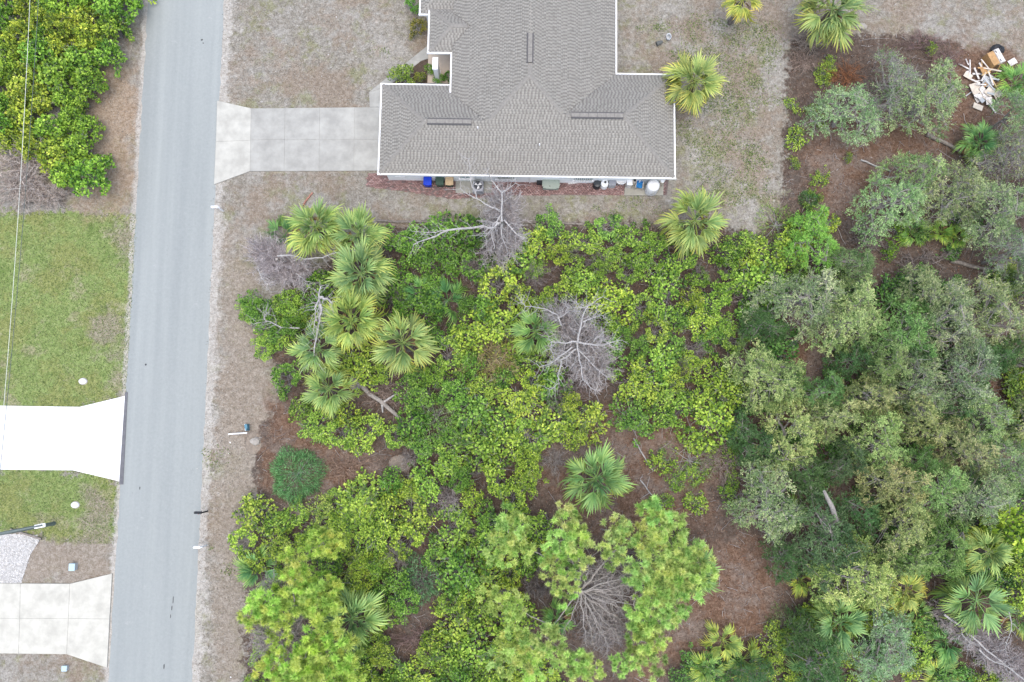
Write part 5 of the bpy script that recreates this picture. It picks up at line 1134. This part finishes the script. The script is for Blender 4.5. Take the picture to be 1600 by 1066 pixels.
# hedge mass on the upper left
fill([(-20, -30), (200, -30), (178, 40), (172, 90), (140, 110), (138, 150), (125, 175), (140, 210), (140, 280), (95, 280), (60, 230), (-20, 210)], [], 60, 22, 34, 2.0, 3.0, [("glossy green hedge bush", (.95, 1.12, .8)), ("yellow green hedge bush", (1.25, 1.15, .8)), ("deep green hedge bush", (.75, 1.02, .75)), ("glossy green hedge bush", (1.05, 1.15, .8))], 15, BIGLEAF, 2, 1.8, "hedge bushes left of the road", pack=.55, name="hedge_bush")
# entry bed beside the garage
for px, py, rp, h, c, lab in ((632, 120, 26, 1.6, (.75, .8, .7), "rounded bronze green shrub beside the garage wall"), (655, 125, 14, 1, (.7, .6, .5), "small bronze shrub right of the rounded entry shrub"), (683, 124, 12, .8, (.55, .9, .6), "small dark green shrub in the entry bed"), (672, 108, 10, .7, (.6, .8, .6), "tiny shrub between walkway and porch column"), (700, 118, 9, .8, (.4, .7, .5), "dark shrub under the inner eave"), (655, 42, 18, 1.2, (.8, .55, .5), "bronze shrub against the porch side wall"), (645, 5, 14, 1.2, (.5, .9, .6), "dark green shrub at the top edge by the house")):
    t = shrub(px, py, rp, h, c, "entry", SHRUB, "shrubs by the front door"); t["label"] = lab
bed = MB(); bed.prism([P(*p)[:2] for p in ((608, 133), (640, 108), (668, 90), (706, 105), (706, 135))], -.01, .03); tag(bed.obj("planting_bed", mat("mulch", (.11, .08, .06), .95, .5, 9)), kind="structure")

# ------------------------------------------------------------------ debris pile
def plank(px, py, L_, w_, th_, ang, z, m, lab, tilt=0, name="discarded_board"):
    q_ = P(px, py, z); o = MB().box((0, 0, 0), (L_, w_, th_), 0, 0, 0, 0, tilt).obj(name, M[m], None, (q_.x, q_.y, z), ang); tag(o, lab, "board", "discarded boards in the debris pile")
t = thing("cabinet", "tan wooden cabinet with pale front and two black handles in debris", "cabinet", at(1547, 97), R(25))
MB().box((-.3, 0, .45), (.55, 1.15, .9), 0, 0, 0).obj("carcass", M['wood'], t); MB().box((.24, 0, .72), (.56, 1.2, .36), 0, 0, .015, 0, .3).obj("front_panel", M['board'], t)
for sy in (-.38, .38): MB().box((.1, sy, .95), (.07, .2, .04)).obj("handle", M['black'], t)
t = thing("rubbish_bag", "black rubbish bag behind the cabinet in the debris pile", "bag", at(1556, 80)); b = MB(); r = random.Random(3)
b.lathe((0, 0, 0), [(.3, 0), (.5, .12), (.52, .3), (.36, .48), (.1, .56), (.06, .64)], 14, sx=1.1, sy=.8); b.v = [(x+r.uniform(-.05, .05), y+r.uniform(-.05, .05), z+r.uniform(-.03, .03) if z > .05 else z) for x, y, z in b.v]; b.obj("sack", M['black'], t)
for i, a in enumerate(((1506, 104, 1.0, .1, .06, -30, .12, 'board', "long white board lying furthest left in the debris", 0), (1511, 97, .55, .08, .06, -70, .2, 'board', "short white stick crossing the furthest left board", 0), (1526, 115, 1.0, .13, .06, -68, .25, 'board', "white board left of the tan cabinet, steeper one", .1), (1534, 106, .9, .12, .06, -60, .3, 'board', "white board touching the tan cabinet's lower left", .15), (1562, 88, .75, .07, .05, 55, .3, 'lumber', "upper thin lumber stick right of the cabinet", .1), (1563, 93, .7, .07, .05, 45, .35, 'lumber', "lower thin lumber stick right of the cabinet", .1), (1551, 126, 1.5, .08, .06, -62, .4, 'lumber', "long raw lumber strip down the pile's right side", .05), (1548, 122, 1.3, .1, .06, -75, .45, 'board', "long white trim board beside the lumber strip", .0), (1541, 114, .9, .07, .05, 30, .5, 'lumber', "lumber strip crossing under the cabinet", 0), (1524, 127, .8, .12, .05, -25, .35, 'board', "white board at the pile's left middle", 0), (1533, 132, .8, .1, .05, -5, .5, 'board', "white board lying across the pile's centre", 0), (1537, 120, .9, .12, .05, 60, .45, 'board', "white slanted board at the pile's centre", .1))):
    px, py, L_, w_, th_, an, z, m, lab, tl = a; plank(px, py, L_, w_, th_, R(an), z, m, lab, tl)
for px, py, sx, sy, an, z, m, lab, tl in ((1525, 138, .95, .9, 20, .3, 'cream', "cream broken panel at the pile's lower left", .15), (1543, 128, .8, .9, -15, .25, 'ltgrey', "pale grey panel in the middle of the debris", .1), (1537, 153, .95, .55, 35, .2, 'ltgrey', "grey tilted panel near the pile's bottom", .2), (1528, 167, .8, .45, -22, .12, 'cream', "cream slab at the bottom end of the debris", .05), (1560, 146, .6, .55, 40, .15, 'cream', "tan cardboard piece at the pile's lower right", .1), (1582, 97, .7, .5, 30, .15, 'board', "white panel lying apart to the right of debris", .05), (1528, 150, .4, .6, 60, .3, 'board', "small white panel between cream and grey panels", .1), (1513, 113, .3, .25, 10, .1, 'board', "small white block at the debris pile's left", 0)):
    q_ = P(px, py, z); o = MB().box((0, 0, 0), (sx, sy, .05), 0, 0, 0, 0, tl).obj("scrap_sheet", M[m], None, (q_.x, q_.y, z), R(an)); tag(o, lab, "panel", "discarded panels in the debris pile")
rd = random.Random(21)
for k_ in range(26):
    x, y = rd.gauss(1538, 11), rd.uniform(96, 170); m_ = rd.choice(('board', 'board', 'lumber', 'cream', 'ltgrey', 'wood'))
    nm = {'board': "white", 'lumber': "raw lumber", 'cream': "cream", 'ltgrey': "pale grey", 'wood': "tan wood"}[m_]
    if rd.random() < .6: plank(x, y, rd.uniform(.7, 1.7), rd.uniform(.06, .14), .05, rd.uniform(0, 3.14), rd.uniform(.1, .55), m_, where(x, y, rd.choice(("long", "short", "thin", "narrow"))+" "+nm+" scrap board"), rd.uniform(-.25, .25))
    else:
        z_ = rd.uniform(.08, .4); q_ = P(x, y, z_); o = MB().box((0, 0, 0), (rd.uniform(.35, .9), rd.uniform(.3, .7), .04), 0, 0, 0, rd.uniform(-.2, .2), rd.uniform(-.3, .3)).obj("scrap_sheet", M[m_], None, (q_.x, q_.y, z_), rd.uniform(0, 3.1)); tag(o, where(x, y, rd.choice(("bent", "flat", "broken", "small"))+" "+nm+" scrap sheet"), "panel", "discarded panels in the debris pile")
for px, py, lab in ((1345, 42, "pale rock by the top edge palm"), (399, 690, "flat pale stone on the sandy verge patch"), (556, 604, "white bleached stump piece below the central palms")):
    t = MB().lathe((0, 0, 0), [(.3, 0), (.38, .12), (.3, .26), (.1, .33)], 9, sx=1.1, sy=.8); r = random.Random(px); t.v = [(x*r.uniform(.8, 1.2), y*r.uniform(.8, 1.2), z) for x, y, z in t.v]; q_ = P(px, py); tag(t.obj("rock", M['stone'], None, (q_.x, q_.y, 0)), lab, "rock")
for px, py, sx, sy, lab in ((626, 724, 1.0, .7, "bare sandy mound in the thicket"), (396, 692, .7, 1.0, "sand mound on the verge below the teal sign box")):
    b = MB(); b.lathe((0, 0, -.02), [(1, 0), (.85, .04), (.5, .09), (.2, .11)], 18, sx=sx, sy=sy); r = random.Random(px); b.v = [(x*r.uniform(.88, 1.1), y*r.uniform(.88, 1.1), z) for x, y, z in b.v]; q_ = P(px, py); tag(b.obj("sand_mound", M['sandpile'], None, (q_.x, q_.y, 0), smooth=True), lab, "mound")

# ------------------------------------------------------------------ loose ground cover (uncountable)
HOUSEP = [(560, 120), (700, 60), (700, -50), (970, -50), (970, 110), (1060, 112), (1060, 310), (570, 300)]
pt, r = scatter(Z_LITTER, 42000, 21, [[(560, 300), (1060, 310), (1060, 345), (560, 345)]]); n = len(pt); a = r.uniform(0, 6.28, n)
V, Fc = leaves(np.c_[pt, r.uniform(.01, .06, n)], np.c_[np.cos(a), np.sin(a), r.normal(0, .25, n)], np.c_[r.normal(0, .4, n), r.normal(0, .4, n), np.ones(n)], r.uniform(.07, .17, n), r.uniform(.04, .08, n), .2)
tag(put("fallen_leaves", npmesh("fallen_leaves", V, [Fc], M['litter'])), kind="stuff")
def blades(polys, holes, n, seed, m, name, h=(.04, .12), w_=.02):
    pt, r = scatter(polys, n, seed, holes); n = len(pt); a = r.uniform(0, 6.28, n)
    V, Fc = leaves(np.c_[pt, np.zeros(n)], np.c_[np.cos(a), np.sin(a), r.uniform(.15, 1.0, n)], np.c_[r.normal(0, .5, n), r.normal(0, .5, n), np.ones(n)], r.uniform(*h, n), w_*r.uniform(.6, 1.6, n), .2)
    tag(put(name, npmesh(name, V, [Fc], m)), kind="stuff")
blades(Z_LAWN_G, [], 45000, 31, M['grass'], "lawn_grass", (.06, .16), .03)
DRY = [[(350, -20), (670, -20), (670, 70), (578, 150), (578, 168), (393, 168), (345, 156)], [(330, 292), (393, 272), (575, 272), (575, 300), (700, 312), (1045, 308), (1060, 120), (965, 112), (965, -20), (1240, -20), (1240, 330), (1190, 365), (830, 345), (600, 345), (470, 420), (400, 600), (390, 1090), (302, 1090), (322, 600)], [(185, -20), (230, -20), (215, 330), (100, 330), (140, 200)], [(1240, -20), (1620, -20), (1620, 90), (1490, 55), (1240, 50)]]
blades(DRY, [], 40000, 32, M['drygrass'], "dry_grass", (.06, .2), .025)
def weeds(polys, nc, per, seed, sp=.45):
    c, r = scatter(polys, nc, seed); sz = r.uniform(.3, 1.5, len(c)); k = (per*sz).astype(int); ci = np.repeat(np.arange(len(c)), k); n = len(ci)
    pt = c[ci]+r.normal(0, sp, (n, 2))*sz[ci][:, None]*[1, .8]; a = r.uniform(0, 6.28, n)
    return leaves(np.c_[pt, np.zeros(n)], np.c_[np.cos(a), np.sin(a), r.uniform(.15, .9, n)], np.c_[r.normal(0, .4, n), r.normal(0, .4, n), np.ones(n)], r.uniform(.08, .19, n), r.uniform(.04, .08, n), .2)
V, Fc = weeds([[(1130, 70), (1215, 80), (1210, 320), (1100, 320), (1060, 200)], [(985, 40), (1220, 20), (1210, 110), (1080, 110)], [(900, 312), (1040, 312), (1040, 338), (940, 338)]], 150, 70, 33)
V2, F2 = weeds([[(398, 10), (415, 10), (412, 120), (390, 120)], [(195, 20), (215, 20), (212, 110), (190, 110)], [(600, 40), (660, 20), (640, 110), (590, 120)], [(320, 560), (370, 560), (360, 1066), (310, 1066)]], 70, 40, 34, .3)
tag(put("lawn_weeds", npmesh("lawn_weeds", np.r_[V, V2], [Fc, F2+len(V)], M['grass'])), kind="stuff")
pt, r = scatter(Z_LITTER, 5200, 45, [[(560, 300), (1060, 310), (1060, 345), (560, 345)]]); n = len(pt); a = r.uniform(0, 6.28, n); L = r.gamma(2, .22, n)
c3 = np.c_[pt, r.uniform(.03, .1, n)]; d3 = np.c_[np.cos(a), np.sin(a), r.normal(0, .06, n)]
Pp = c3[:, None]+d3[:, None]*np.linspace(-.5, .5, 4)[None, :, None]*L[:, None, None]+r.normal(0, .03, (n, 4, 3)); Pp[..., 2] = np.maximum(Pp[..., 2], .015)
V, Fc = tubes(Pp, np.full((n, 4), .009)*r.uniform(.6, 2.0, (n, 1))); tag(put("fallen_twigs", npmesh("fallen_twigs", V, [Fc], M['twig'])), kind="stuff")
pt, r = scatter([[(305, 560), (400, 560), (390, 1066), (300, 1066)], [(575, 290), (830, 300), (830, 335), (575, 335)], [(345, 10), (560, 10), (560, 160), (345, 150)], [(1240, 40), (1500, 60), (1480, 110), (1250, 120)]], 150, 44); n = len(pt); a = r.uniform(0, 6.28, n)
V, Fc = leaves(np.c_[pt, np.full(n, .03)], np.c_[np.cos(a), np.sin(a), r.uniform(-.2, .2, n)], np.c_[r.normal(0, .3, n), r.normal(0, .3, n), np.ones(n)], r.uniform(.06, .24, n)**1.2, r.uniform(.05, .13, n), .4)
tag(put("shell_chips", npmesh("shell_chips", V, [Fc], M['gravel'])), kind="stuff")
print("shrubs", NSHRUB[0], "objects", len(bpy.data.objects), "dups", sum(v-1 for v in USED.values()))
